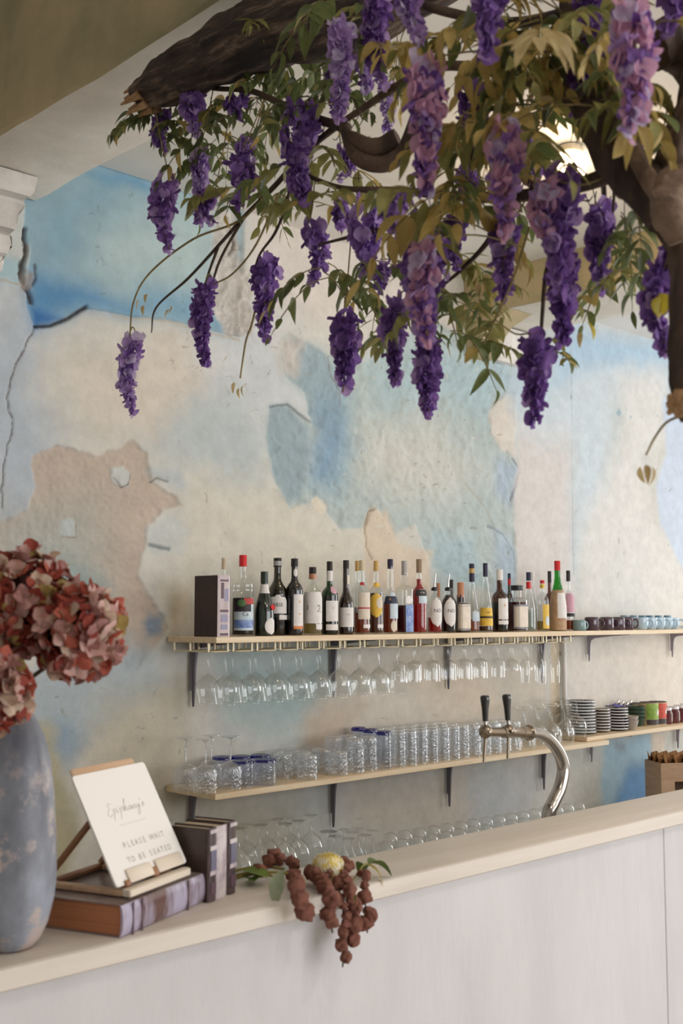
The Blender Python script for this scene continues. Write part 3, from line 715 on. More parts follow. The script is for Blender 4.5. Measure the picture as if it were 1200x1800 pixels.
liquid('liq_dark', (44, 34, 36), .9); liquid('liq_straw', (206, 190, 140), .3); liquid('liq_clear', (232, 236, 232), .12); liquid('liq_brown', (120, 74, 50), .8)
liquid('liq_yellow', (226, 190, 70), .6)
for nm, c in (('red', (206, 36, 40)), ('black', (30, 26, 30)), ('navy', (34, 34, 66)), ('gold', (196, 160, 92)), ('beige', (206, 190, 160)), ('copper', (184, 126, 94)), ('grey', (168, 164, 164)), ('white', (232, 228, 224)), ('yellow', (228, 190, 60)), ('taupe', (142, 120, 98)), ('green_foil', (40, 52, 40))):
    mat('cap_'+nm, c, .4)
for nm, c, c2 in (('white', (232, 228, 226), (224, 218, 214)), ('cream', (226, 214, 196), (214, 200, 184)), ('yellow', (232, 196, 72), (222, 178, 70)), ('blue', (84, 116, 186), (150, 170, 210)), ('navy', (34, 40, 66), (48, 52, 78)), ('black', (34, 30, 32), (48, 42, 44)), ('orange', (214, 138, 70), (206, 120, 60)), ('red', (190, 58, 54), (176, 50, 48)), ('pink', (214, 170, 182), (200, 150, 170)), ('green', (96, 128, 74), (70, 106, 66)), ('grey', (150, 146, 150), (130, 126, 132)), ('raffia', (186, 154, 122), (166, 132, 100)), ('ice', (214, 224, 230), (188, 206, 220))):
    mat('label_'+nm, c, .55, rgb2=c2, scale=30)
mat('ink', (58, 54, 56), .6); mat('ink_pale', (150, 144, 140), .6); mat('ink_white', (236, 234, 230), .6); mat('ink_gold', (214, 160, 74), .6); mat('ink_red', (196, 70, 60), .6)
mat('steel', (190, 188, 184), .25, .9)
STY = {  # (r/R, z/H) of the glass
 'wine': [(.86, 0), (.97, .006), (1, .02), (1, .56), (.97, .61), (.85, .665), (.60, .72), (.42, .765), (.36, .81), (.34, .97), (.40, .975), (.40, 1)],
 'bordeaux': [(.88, 0), (.98, .006), (1, .02), (1, .62), (.96, .66), (.78, .705), (.48, .745), (.38, .79), (.36, .97), (.41, .975), (.41, 1)],
 'spirit': [(.90, 0), (.98, .006), (1, .02), (1, .60), (.985, .63), (.90, .67), (.62, .72), (.40, .75), (.36, .79), (.35, 1)],
 'long': [(.90, 0), (.98, .006), (1, .02), (1, .42), (.98, .46), (.86, .52), (.62, .57), (.46, .62), (.42, .72), (.44, .80), (.40, 1)],
 'champ': [(.86, 0), (.98, .006), (1, .02), (1, .36), (.97, .43), (.86, .53), (.66, .65), (.46, .76), (.36, .86), (.36, 1)],
 'taper': [(.88, 0), (.98, .006), (1, .02), (1, .12), (.97, .30), (.84, .50), (.64, .66), (.46, .80), (.36, .90), (.34, 1)],
 'straight': [(.92, 0), (.99, .006), (1, .02), (1, .70), (.99, .735), (.90, .76), (.55, .775), (.42, .79), (.40, 1)],
 'jug': [(.90, 0), (.98, .006), (1, .02), (1, .60), (.97, .66), (.82, .73), (.52, .80), (.40, .84), (.38, 1)],
 'ringed': [(.90, 0), (.98, .006), (1, .02), (1, .60), (1.03, .61), (1.03, .66), (.99, .67), (1.02, .69), (1.0, .715), (.72, .735), (.40, .75), (.34, .80), (.30, 1)],
}
SHAPES = []
def prof_r(pr, z, R, H):
    for (r0, z0), (r1, z1) in zip(pr, pr[1:]):
        if z0*H <= z <= z1*H: return R*(r0+(r1-r0)*(z-z0*H)/max(1e-9, (z1-z0)*H))
    return R*pr[-1][0]
def wrap(b, R, z0, z1, a0, a1, m=0, e=.0009, shape=None, pr=None, H=1, sq=0.):
    """patch wrapped on the bottle; angles in degrees from the shelf front, + towards the mug end"""
    n = 12; k = 8; vs = []; fs = []
    for j in range(k+1):
        z = z0+(z1-z0)*j/k
        if shape == 'oval': q = math.sqrt(max(0, 1-(2*j/k-1)**2)); q = max(q, .02)
        elif shape == 'arch': q = 1 if j < k*.6 else math.sqrt(max(.02, 1-((j-k*.6)/(k*.4))**2))
        else: q = 1
        for i in range(n+1):
            a = (a0+a1)/2+(a1-a0)/2*q*(2*i/n-1); a = math.radians(a-90)
            r = (prof_r(pr, z, R, H) if pr else R)
            if sq > 0:
                ex = 2+sq*8; r *= (abs(math.cos(a))**ex+abs(math.sin(a))**ex)**(-1/ex)
            r += e
            vs.append((r*math.cos(a), r*math.sin(a), z))
    for j in range(k):
        for i in range(n): fs.append((j*(n+1)+i, j*(n+1)+i+1, (j+1)*(n+1)+i+1, (j+1)*(n+1)+i))
    b.add(vs, fs, m)
def wrap_text(b, s, size, R, z, a, m=0, vert=False, e=.0016):
    vs, fs = text_geo(s, size); out = []
    for x, y, _ in vs:
        if vert: x, y = -y, x
        t = math.radians(a-90)+x/R; out.append(((R+e)*math.cos(t), (R+e)*math.sin(t), z+y))
    b.add(out, fs, m)
def bottle(px, wpx, ytop, ycap, Y, sty, gm, label, fill=None, cap='cap_black', labs=(), texts=(), extra=(), sq=0., capr=1.06, group='bottles on the upper shelf', name='liquor_bottle', pour=False):
    X = Xat(px, Y, S1); D_ = depth((X, Y, S1)); R = wpx/2*D_/FPX; Ht = Zat(X, Y, ytop)-S1; Hg = Zat(X, Y, ycap)-S1+.012
    t = thing(name, label, 'bottle', (X, Y, S1+.0004), group); pr = STY[sty]
    b = MB(); n = 32 if sq else 24
    b.lathe([(0, .003)]+[(r*R, z*Hg) for r, z in pr], n, sq=sq); b.build('glass_body', gm, t, 50)
    if fill:
        lv, lm = fill; b = MB(); lv *= Hg
        zs = sorted(set([.006]+[z*Hg for r, z in pr if .006 < z*Hg < lv]+[lv]))
        b.lathe([(0, .006)]+[(prof_r(pr, z, R, Hg)*.93, z) for z in zs]+[(0, lv)], n, sq=sq); b.build('liquid', lm, t, 50)
    rn = R*pr[-1][0]
    if cap:
        b = MB(); rc = rn*capr; z0 = Hg-.012
        b.lathe([(0, z0), (rc, z0), (rc, z0+.002), (rc*.97, z0+.003), (rc*.97, Ht-.0015), (rc*.9, Ht), (0, Ht)], 16); b.build('cap', cap, t, 40)
    if pour:
        b = MB(); b.lathe([(0, Hg-.014), (rn*1.25, Hg-.014), (rn*1.25, Hg-.002), (rn*.8, Hg+.004), (0, Hg+.004)], 14, 0)
        k = len(b.f); b.tube([(0, 0, Hg), (.001, 0, Hg+.02), (.006, -.004, Ht)], [.005, .0042, .0028], 8, 1); b.build('pourer', ['cap_black', 'steel'], t, 40)
    for L_ in labs:
        z0, z1, a0, a1, mt = L_[:5]; sh = L_[5] if len(L_) > 5 else None
        if a0 > -100: a0 = a0-38; a1 = a1-(20 if sh else 0)
        b = MB(); wrap(b, R, z0*Ht, z1*Ht, a0, a1, 0, .0009 if len(L_) < 7 else L_[6], sh, pr, Hg, sq); b.build('label', mt, t, 180)
    if texts:
        b = MB(); ms = []
        for s, size, z, a, mt, vert in texts:
            if mt not in ms: ms.append(mt)
            wrap_text(b, s, size, prof_r(pr, z*Ht, R, Hg)*(1.0 if not sq else 1.0), z*Ht, a-28, ms.index(mt), vert)
        b.build('lettering', ms, t, 0)
    for z0, z1, mt in extra:
        b = MB(); q = [z0*Ht+(z1*Ht-z0*Ht)*i/14 for i in range(15)]
        b.lathe([(prof_r(pr, z, R, Hg)+.0009, z) for z in q], n, sq=sq); b.build('band', mt, t, 50)
    return t
def bottles():
    B = bottle; Y = 3.60
    B(392, 21, 981, 1001, 3.70, 'spirit', 'bottle_clear', 'clear bottle with a pale beige cap hidden behind the upright brown book', None, 'cap_beige', [(.2, .5, -40, 40, 'label_cream')])
    B(426, 38, 976, 996, Y, 'ringed', 'bottle_clear', 'clear bottle with a bright red cap and dark lower half, next to the book', (.52, 'liq_dark'), 'cap_red', [(.07, .47, -52, 40, 'label_ice'), (.30, .47, -52, 10, 'label_black', None, .0012), (.36, .45, -30, -2, 'label_green', 'oval', .0015), (.39, .465, 5, 34, 'label_red', None, .0013), (.10, .20, -52, 38, 'label_blue', None, .0012)], [('Ca', .022, .27, 4, 'ink', False)], capr=1.25)
    B(464, 35, 1005, 1018, Y-.02, 'champ', 'bottle_dark_green', 'squat dark green bottle with a red seal and white oval label', None, 'cap_black', [(.02, .28, 2, 70, 'label_white', 'oval'), (.66, .80, -80, 60, 'label_white')], (), [(.82, 1., 'cap_green_foil')])
    o = [c for c in COL.objects if c.get('label', '').startswith('squat dark green')][0]
    b = MB(); b.lathe([(0, .0), (.0115, .0), (.0115, .003), (0, .003)], 18, M=Matrix.Translation((.012, -.0385, .115)) @ Matrix.Rotation(math.radians(70), 4, 'X')); b.build('seal', 'cap_red', o)
    B(487, 35, 981, 997, 3.64, 'wine', 'bottle_olive', 'dark olive wine bottle with a broad white label reading ABSE', (.55, 'liq_dark'), 'cap_black', [(.27, .53, -62, 46, 'label_black', 'arch', .0008), (.28, .52, -60, 44, 'label_white', 'arch', .0012), (.20, .26, 8, 42, 'label_white')], [('ABSE', .021, .39, -10, 'ink', False)], [(.90, .96, 'cap_grey')])
    B(517, 30, 982, 996, Y, 'bordeaux', 'bottle_dark', 'dark bottle with a tall narrow white label and orange foot strip', None, 'cap_black', [(.12, .53, -8, 58, 'label_white'), (.08, .12, -8, 58, 'label_orange'), (.76, .87, -20, 40, 'label_white', 'oval')], [('o', .02, .44, 25, 'ink_gold', False), ('o', .02, .28, 25, 'ink_gold', False)])
    B(549, 33, 997, 1016, Y, 'jug', 'bottle_clear', 'clear bottle with large white label showing a black bird', (.22, 'liq_straw'), 'cap_black', [(.17, .63, -86, 64, 'label_white'), (.08, .16, 18, 46, 'label_white')], [('I', .03, .40, -44, 'ink', False), ('2', .045, .38, 28, 'ink_pale', False)], [(.82, .90, 'cap_copper')])
    B(579, 29, 987, 1008, Y, 'spirit', 'bottle_green', 'green glass gin bottle with black cap and pink oval seal', (.6, 'liq_dark'), 'cap_black', [(.18, .46, -30, 44, 'label_white'), (.06, .14, -30, 44, 'label_white'), (.55, .66, 4, 50, 'label_pink', 'oval'), (.73, .87, -60, 60, 'label_white')], [('G', .012, .36, 8, 'ink_pale', False)])
    B(608, 26, 985, 1000, Y-.01, 'long', 'bottle_dark_brown', 'dark brown long necked bottle with a plain white label low down', None, 'cap_black', [(.10, .36, -62, 48, 'label_white'), (.68, .80, 16, 66, 'label_cream')], [('Casa', .010, .27, 0, 'ink_pale', False)])
    B(628, 22, 986, 1004, 3.73, 'spirit', 'bottle_clear', 'clear bottle with gold cap standing behind the amber gold capped bottle', (.4, 'liq_brown'), 'cap_gold', [])
    B(636, 28, 985, 1003, Y, 'spirit', 'bottle_clear', 'clear bottle of amber rum with gold cap and cream label', (.32, 'liq_orange'), 'cap_beige', [(.20, .56, -34, 56, 'label_cream'), (.34, .36, -34, 40, 'label_red', None, .0013), (.66, .70, -40, 0, 'label_red'), (.08, .13, 4, 60, 'label_white')], [])
    B(661, 24, 986, 1004, Y, 'spirit', 'bottle_clear', 'brown rum bottle with gold cap and diagonal yellow label', (.62, 'liq_brown'), 'cap_gold', [(.22, .56, -70, 40, 'label_yellow', 'oval'), (.64, .70, -50, 50, 'label_yellow'), (.34, .50, -5, 40, 'label_cream', 'oval', .0014), (.08, .13, 4, 60, 'label_white')])
    B(686, 26, 983, 1000, Y, 'long', 'bottle_clear', 'navy capped bottle of red vermouth with a navy and white label', (.46, 'liq_orange'), 'cap_navy', [(.20, .55, -10, 52, 'label_ice'), (.40, .50, -60, 40, 'label_navy', None, .0014), (.02, .18, -5, 30, 'label_cream', 'oval')], [('A', .022, .45, -20, 'ink_gold', False)], capr=1.0)
    B(711, 25, 986, 1011, Y, 'straight', 'bottle_clear', 'square shouldered bottle with grey cap and vertical blue label', (.46, 'liq_deepred'), 'cap_grey', [(.02, .39, 0, 62, 'label_blue'), (.40, .52, -2, 44, 'label_white', 'oval')], [('DIE', .020, .2, 26, 'ink_white', True)], sq=.35)
    B(737, 26, 983, 1007, Y, 'spirit', 'bottle_clear', 'bright red aperitif bottle with a taupe cap and small white label', (.86, 'liq_red'), 'cap_taupe', [(.40, .59, -12, 62, 'label_ice'), (.50, .585, -40, 50, 'label_black', None, .0014)], [('CA', .015, .54, 8, 'ink_white', False)], capr=1.15)
    for px, tp, yy, fl, w in ((764, 1008, Y, 'liq_red', 'red syrup'), (788, 1009, Y-.01, 'liq_dark', 'dark syrup')):
        B(px, 25, tp, 1038, yy, 'jug', 'bottle_clear', f'round shouldered pourer bottle of {w} with a round white label', (.34 if fl == 'liq_red' else .84, fl), None, [(.10, .60, -50, 60, 'label_white', 'oval')], [('NO', .024, .37, 6, 'ink', False)], pour=True, name='pourer_bottle')
    B(771, 17, 1025, 1050, 3.73, 'spirit', 'bottle_clear', 'short bottle with copper stopper seen behind the pourer bottles', (.5, 'liq_brown'), 'cap_copper', [])
    B(794, 18, 1019, 1034, 3.74, 'spirit', 'bottle_olive', 'black capped bottle far back behind the dark pourer bottle', (.5, 'liq_dark'), 'cap_black', [])
    B(810, 27, 1024, 1050, Y, 'straight', 'bottle_dark_brown', 'dark squarish bottle with a copper stopper and framed cream label', None, 'cap_copper', [(.04, .60, -38, 62, 'label_grey'), (.08, .56, -30, 55, 'label_cream', None, .0014)], sq=.45, capr=1.15)
    B(830, 26, 991, 1023, 3.63, 'taper', 'bottle_clear', 'navy capped tapering bottle with a little amber spirit left', (.24, 'liq_amber'), 'cap_navy', [(.16, .30, -10, 40, 'label_ice')], (), [(.86, .93, 'cap_gold')], capr=1.1)
    B(854, 24, 990, 1014, Y, 'taper', 'bottle_clear', 'clear tapering bottle with navy cap and yellow and black label', (.10, 'liq_brown'), 'cap_navy', [(.22, .35, -70, 60, 'label_yellow'), (.09, .20, -70, 60, 'label_yellow'), (.20, .23, -70, 60, 'label_black')], [('MET', .010, .28, 0, 'ink', False)])
    B(879, 28, 1001, 1020, Y, 'bordeaux', 'bottle_amber', 'amber brown bottle with a white cap and tall white label', (.55, 'liq_dark'), 'cap_white', [(.20, .53, -24, 60, 'label_white'), (.12, .18, -24, 60, 'label_white')], [('8', .022, .42, 14, 'ink_gold', False)])
    B(896, 15, 1008, 1024, 3.73, 'spirit', 'bottle_dark_brown', 'navy capped bottle with red neck hidden behind the square almond liqueur', None, 'cap_navy', [], (), [(.80, .9, 'cap_red')])
    B(909, 30, 1029, 1038, Y-.01, 'straight', 'bottle_clear', 'square almond liqueur bottle with flat black cap and cream label', (.68, 'liq_deepred'), 'cap_black', [(.06, .58, -40, 62, 'label_grey'), (.10, .54, -32, 56, 'label_cream', None, .0014)], sq=.5, capr=1.9)
    B(937, 18, 1006, 1020, 3.74, 'champ', 'bottle_clear', 'clear bottle with no label half hidden behind the navy and red capped one', (.4, 'liq_clear'), 'cap_white', [])
    B(930, 23, 1006, 1021, Y, 'champ', 'bottle_clear', 'clear bottle with navy cap and red neck band, no label', (.36, 'liq_clear'), 'cap_navy', [], (), [(.72, .84, 'cap_red')])
    B(954, 22, 1020, 1026, Y, 'spirit', 'bottle_clear', 'small bottle with red and yellow cap and a yellow label', (.2, 'liq_straw'), 'cap_red', [(.05, .52, -14, 60, 'label_yellow'), (.1, .3, 10, 40, 'label_ice', 'oval', .0014)], (), [(.84, .92, 'cap_yellow')])
    B(967, 19, 1004, 1024, 3.74, 'spirit', 'bottle_amber', 'amber bottle with black cap hidden behind the green one', (.6, 'liq_amber'), 'cap_black', [])
    B(981, 29, 986, 1003, Y, 'champ', 'bottle_limegreen', 'green bottle with a red cap, raffia wrapped body and white label', (.5, 'liq_brown'), 'cap_red', [(.18, .54, -20, 52, 'label_white', None, .0016)], (), [(.01, .58, 'label_raffia')])
    B(1000, 20, 1003, 1022, 3.63, 'spirit', 'bottle_clear', 'clear bottle with black cap and pink label, last before the mugs', (.2, 'liq_orange'), 'cap_black', [(.30, .62, -50, 60, 'label_pink'), (.23, .29, -50, 60, 'label_black')])
bottles()

# ================================================================= BOOKS
mat('cover_brown', (66, 48, 44), .6, rgb2=(54, 38, 36), scale=14); mat('pages', (206, 190, 166), .8, rgb2=(180, 160, 132), scale=3, stretch=(1, 1, 60))
mat('spine_print', (206, 190, 190), .35, rgb2=(176, 158, 160), scale=9); mat('spine_ink', (96, 72, 84), .4); mat('spine_blue', (150, 146, 172), .4); mat('spine_slate', (112, 108, 128), .35)
mat('pages_warm', (186, 124, 86), .75, rgb2=(166, 106, 70), scale=2, stretch=(1, 1, 90)); mat('cover_photo', (92, 72, 66), .25, rgb2=(150, 136, 132), scale=7, detail=6, spec=.6)
mat('spine_gloss', (176, 168, 190), .22, rgb2=(104, 78, 72), scale=9, stretch=(1.6, 1, .5), spec=.6, lo=.45, hi=.6); mat('cover_dark', (56, 40, 36), .4, rgb2=(74, 54, 46), scale=12)
mat('spine_pale', (208, 196, 198), .35, rgb2=(150, 132, 138), scale=16, lo=.45, hi=.62); mat('spine_violet', (88, 70, 72), .35, rgb2=(60, 46, 44), scale=20)
def book(name, label, loc, rz, th, dep, h, cover, spine, pages='pages', marks=(), flat=False, group=None):
    """standing: x = thickness, y = depth behind the spine, z = height; flat: laid on its side, spine to the front"""
    t = thing(name, label, 'book', loc, group, rz); M = None
    if flat: M = Matrix(((0, 0, 1, 0), (0, 1, 0, 0), (1, 0, 0, 0), (0, 0, 0, 1)))
    cv = .0025; b = MB()
    b.box((0, .004, 0), (cv, dep, h), c=.0006, M=M); b.box((th-cv, .004, 0), (th, dep, h), c=.0006, M=M); b.build('cover', cover, t)
    b = MB(); b.box((cv, .006, .003), (th-cv, dep-.005, h-.003), M=M); b.build('page_block', pages, t)
    b = MB(); n = 8; vs = []
    for z in (0, h):
        for i in range(n+1): a = i/n; vs.append((th*a, .006-.006*math.sin(PI*a)**.5-.0012, z))
        for i in range(n, -1, -1): a = i/n; vs.append((th*a, .0075-.004*math.sin(PI*a)**.5, z))
    k = 2*n+2; fs = [(i, (i+1) % k, (i+1) % k+k, i+k) for i in range(k)]+[tuple(range(k-1, -1, -1)), tuple(range(k, 2*k))]
    b.add(vs, fs, M=M); sp = b.build('spine', spine, t, 50)
    for z0, z1, x0, x1, mt in marks:
        b = MB(); b.box((th*x0, -.0018, h*z0), (th*x1, .0, h*z1), M=M); b.build('print', mt, sp)
    return t
def books():
    c = on(382, 1120, 2, S1); X0 = Xat(382, 3.508, S1); X1 = Xat(405, 3.508, S1); h = Zat(X0, 3.508, 1011)-S1
    mk = [(.02+.0, .06, .2, .8, 'spine_ink'), (.62, .88, .25, .45, 'spine_ink'), (.58, .78, .5, .8, 'spine_blue'), (.40, .44, .2, .8, 'spine_ink'), (.24, .36, .25, .75, 'spine_blue'), (.12, .2, .25, .75, 'spine_blue'), (.90, .93, .2, .8, 'spine_ink')]
    book('hardback_book', 'thick brown hardback standing on the bottle shelf as a bookend', (X0, 3.508, S1+.0003), 0, X1-X0, .15, h, 'cover_brown', 'spine_print', marks=mk)
    a = math.radians(21.44)
    book('photo_book', 'large glossy hardback lying flat on the ledge under the easel', (1.0585, 1.6047, LZ+.0003), a, .052, .20, .262, 'cover_photo', 'spine_gloss', 'pages_warm', [(.10, .115, .0, 1., 'spine_ink'), (.20, .215, 0, 1, 'spine_ink'), (.74, .755, 0, 1, 'spine_ink')], True)
    p = [on(x, y, 2, LZ) for x, y in ((367, 1588), (380, 1585), (397, 1577))]
    for i, (px, py, th, hh, sp, lab) in enumerate(((366.5, 1588, .0285, .131, 'spine_violet', 'dark brown book standing on the ledge right behind the sign'), (380, 1585, .0375, .131, 'spine_pale', 'pale spined book standing between the two dark books on the ledge'), (0, 0, .030, .133, 'spine_violet', 'dark book with violet spine patches standing nearest the dried flowers'))):
        if i == 0: q = on(px, py, 2, LZ); d = Vector((math.cos(math.radians(19)), math.sin(math.radians(19)), 0)); off = 0
        mk = [] if i == 1 else [(.93, .98, .1, .9, 'spine_pale'), (.70, .76, .1, .9, 'spine_pale'), (.42, .70, .18, .82, 'spine_slate'), (.36, .42, .1, .9, 'spine_pale'), (.10, .26, .2, .8, 'spine_ink')]
        book('upright_book', lab, (q.x+d.x*off, q.y+d.y*off, LZ+.0003), math.radians(19), th-.0012, .095, hh, 'cover_dark', sp, marks=mk, group='books standing on the ledge'); off += th
books()

# ================================================================= SIGN ON ITS EASEL
mat('easel_pale', (228, 214, 196), .5); mat('card', (240, 235, 229), .7); mat('easel_wood', (214, 180, 148), .5, rgb2=(196, 158, 124), scale=4, stretch=(1, 12, 1)); mat('easel_dark', (150, 104, 70), .5); mat('card_ink', (186, 176, 168), .7); mat('card_ink2', (168, 160, 154), .7)
def sign():
    A = math.radians(21.44); z0 = 1.20; P1 = Vector((1.0703, 1.6452, z0)); tilt = math.radians(29); w, h = .214, .2
    u = Vector((math.cos(A), math.sin(A), 0)); v = Vector((-math.sin(A), math.cos(A), 0)); d = v*math.sin(tilt)+Vector((0, 0, 1))*math.cos(tilt); nn = u.cross(d)
    F = Matrix(((u.x, d.x, nn.x, 0), (u.y, d.y, nn.y, 0), (u.z, d.z, nn.z, 0), (0, 0, 0, 1)))   # local x along, y up the card, z out of the card
    # easel (its base rests on the book)
    et = thing('table_easel', 'small folding wooden easel on the glossy book, holding the sign', 'easel', P1)
    def bld(n, b, m): o = b.build(n, m, et); o.matrix_local = F; return o
    b = MB(); b.box((.012, .004, -.007), (w-.02, h+.014, -.0015), c=.002); bld('back_board', b, 'easel_wood')
    zb = 1.1836-z0
    M = F.inverted()
    def wbox(n, x0, x1, y0, y1, za, zc, m):  # box in book-aligned axes about P1
        b = MB(); B_ = Matrix(((u.x, v.x, 0, 0), (u.y, v.y, 0, 0), (0, 0, 1, 0), (0, 0, 0, 1)))
        b.box((x0, y0, za), (x1, y1, zc), c=.002, M=B_); return b.build(n, m, et)
    wbox('base_bar', .012, w-.016, -.022, -.004, zb, zb+.014, 'easel_pale')
    wbox('base_rail', .012, .030, -.004, .15, zb, zb+.010, 'easel_wood'); wbox('base_rail', w-.05, w-.032, -.004, .15, zb, zb+.010, 'easel_wood'); wbox('base_bar', .012, w-.032, .15, .165, zb, zb+.010, 'easel_dark')
    b = MB(); b.box((.035, -.001, .004), (.105, .022, .0085), c=.001); bld('lip', b, 'easel_pale')
    b = MB(); b.box((.120, -.001, .004), (.2, .022, .0085), c=.001); bld('lip', b, 'easel_pale')
    b = MB(); b.box((.022, -.004, -.004), (.034, .006, .008), c=.001); b.box((.106, -.004, -.001), (.119, .012, .0075), c=.001); bld('peg', b, 'easel_dark')
    for xx in (.014, .17):
        b = MB(); p0 = u*xx+v*.155+Vector((0, 0, zb+.012)); p1 = u*xx+d*.118-nn*.008
        b.tube([p0, (p0+p1)/2, p1], [.006]*3, 4); b.build('strut', 'easel_dark', et, 0)
    # the card
    t = thing('sign_card', 'white card sign asking guests to wait to be seated, leaning on the easel', 'sign', P1)
    b = MB(); r = .006; c_ = []
    for cx, cy, a0 in ((w-r, r, -90), (w-r, h-r, 0), (r, h-r, 90), (r, r, 180)):
        for k in range(4): a = math.radians(a0+30*k); c_.append((cx+r*math.cos(a), cy+r*math.sin(a)))
    n = len(c_); vs = [(x, y, 0) for x, y in c_]+[(x, y, .0035) for x, y in c_]
    b.add(vs, [tuple(range(n-1, -1, -1)), tuple(range(n, 2*n))]+[(i, (i+1) % n, (i+1) % n+n, i+n) for i in range(n)]); o = b.build('card', 'card', t, 0); o.matrix_local = F
    b = MB()
    for s, y, sz, sp in (('PLEASE WAIT', .062, .0145, 1), ('TO BE SEATED', .036, .0145, 1)):
        adv = {'W': 1.35, 'I': .72, ' ': .8}; cx = [sum(adv.get(q, 1.) for q in s[:i])+adv.get(s[i], 1.)/2 for i in range(len(s))]; tot = sum(adv.get(q, 1.) for q in s)
        for ch, ci in zip(s, cx):
            x = w*.56+(ci-tot/2)*.0117
            if ch != ' ':
                vv, ff = text_geo(ch, sz); b.add([(a+x, q+y, .0038) for a, q, _ in vv], ff)
    o = b.build('lettering', 'card_ink2', t, 0); o.matrix_local = F
    # the handwritten line
    L = {'E': [[(5, 9), (2, 10), (1, 8), (3, 6), (1, 4), (0, 1), (3, -1), (5, 1)]], 'p': [[(0, 5), (1, 2), (.4, -5)], [(.8, 3), (3, 5), (4, 3), (2, 1), (1, 1.6)]], 'i': [[(0, 4), (.4, 1), (2, 1.5)], [(.4, 6.2), (.6, 6.6)]], 'h': [[(0, 1), (2, 8), (3, 11), (2, 10), (1.4, 1), (3, 4.6), (4, 4), (4, 1), (5.4, 2)]], 'a': [[(3.4, 4), (1.4, 4.4), (.4, 2), (2, 1), (3.4, 4), (3.4, 1.4), (5, 2)]], 'n': [[(0, 4), (.4, 1), (2, 4.4), (3, 4), (3.2, 1), (4.6, 2)]], 'y': [[(0, 4.4), (.6, 1.6), (2.6, 2), (3.4, 4.6), (3, -3), (1, -5), (1.4, -1.5), (4.6, 3)]], "'": [[(.6, 9), (.2, 7)]], 's': [[(0, 1.6), (2, 5), (2.4, 2), (.4, .8)]]}
    b = MB(); x = .052; k = .0021
    for ch, adv in (('E', 6), ('p', 5), ('i', 3), ('p', 5), ('h', 6), ('a', 5), ('n', 5), ('y', 5), ("'", 2), ('s', 4)):
        for st in L[ch]:
            pts = [(x+a*k*1.15+q*k*.25, .118+q*k, .0037) for a, q in st]
            b.tube(smooth_path(pts, 4), .00042, 4)
        x += adv*k*1.15
    b.box((.07, .097, .0035), (.15, .0975, .0038)); o = b.build('lettering', 'card_ink', t, 0); o.matrix_local = F
sign()
# ================================================================= VASE AND HYDRANGEAS
def vase_material():
    m, nt, p = newmat('vase_clay'); L = nt.links
    tc = nd(nt, 'ShaderNodeTexCoord'); mp = nd(nt, 'ShaderNodeMapping'); mp.inputs['Scale'].default_value = (1, 1, .55); L.new(tc.outputs['Object'], mp.inputs[0])
    a = nd(nt, 'ShaderNodeTexNoise', inp={'Scale': 7., 'Detail': 5., 'Roughness': .6}); L.new(mp.outputs[0], a.inputs['Vector'])
    r = nd(nt, 'ShaderNodeValToRGB'); e = r.color_ramp.elements
    e[0].position = .34; e[0].color = (*lin((96, 98, 108)), 1); e[1].position = .66; e[1].color = (*lin((160, 167, 182)), 1); x = e.new(.5); x.color = (*lin((128, 132, 142)), 1)
    L.new(a.outputs['Fac'], r.inputs[0])
    b = nd(nt, 'ShaderNodeTexNoise', inp={'Scale': 13., 'Detail': 7., 'Roughness': .68}); L.new(tc.outputs['Object'], b.inputs['Vector'])
    r2 = nd(nt, 'ShaderNodeValToRGB'); r2.color_ramp.elements[0].position = .51; r2.color_ramp.elements[1].position = .60; L.new(b.outputs['Fac'], r2.inputs[0])
    sx = nd(nt, 'ShaderNodeSeparateXYZ'); L.new(tc.outputs['Object'], sx.inputs[0])
    mr = nd(nt, 'ShaderNodeMapRange', inp={1: .31, 2: .21, 3: .12, 4: .85}); L.new(sx.outputs[2], mr.inputs[0])
    mu = nd(nt, 'ShaderNodeMath', operation='MULTIPLY'); L.new(r2.outputs[0], mu.inputs[0]); L.new(mr.outputs[0], mu.inputs[1])
    mx = nd(nt, 'ShaderNodeMix', data_type='RGBA'); mx.inputs[7].default_value = (*lin((196, 176, 166)), 1)
    L.new(mu.outputs[0], mx.inputs[0]); L.new(r.outputs[0], mx.inputs[6]); L.new(mx.outputs[2], p.inputs['Base Color'])
    bp = nd(nt, 'ShaderNodeBump', inp={'Strength': .35, 'Distance': .004}); L.new(b.outputs['Fac'], bp.inputs['Height']); L.new(bp.outputs[0], p.inputs['Normal'])
    p.inputs['Roughness'].default_value = .42
vase_material()
VX, VY = .905, 1.688
def vase():
    VX_ = Xat(15, VY, LZ)
    b = MB()
    pr = [(0, .001), (.032, 0), (.040, .004), (.050, .016), (.060, .038), (.068, .075), (.0705, .11), (.069, .17), (.064, .24), (.058, .29), (.049, .325), (.036, .352), (.027, .368), (.024, .385), (.026, .40), (.030, .408), (.026, .405), (.021, .385), (.02, .36)]
    b.lathe(pr, 48, fn=lambda a, z, r: r*(1+.012*math.sin(3*a+z*20)+.008*math.sin(5*a-z*31)))
    o = b.build('vase', 'vase_clay', None, 80, (VX_, VY, LZ+.0003))
    tag(o, 'tall weathered blue grey clay vase at the counter end holding hydrangeas', 'vase')
    return Vector((VX_, VY, LZ))
VB = vase()
HYD = ['hyd_rust', 'hyd_brick', 'hyd_pink', 'hyd_buff', 'hyd_olive', 'hyd_mauve']
for nm, c, c2 in (('hyd_rust', (168, 76, 60), (132, 54, 46)), ('hyd_brick', (196, 108, 86), (166, 78, 64)), ('hyd_pink', (224, 192, 184), (204, 150, 140)), ('hyd_buff', (212, 192, 172), (186, 152, 130)), ('hyd_olive', (204, 184, 112), (170, 146, 92)), ('hyd_mauve', (182, 136, 130), (144, 96, 90))):
    mat(nm, c, .75, rgb2=c2, scale=60, transl=.25)
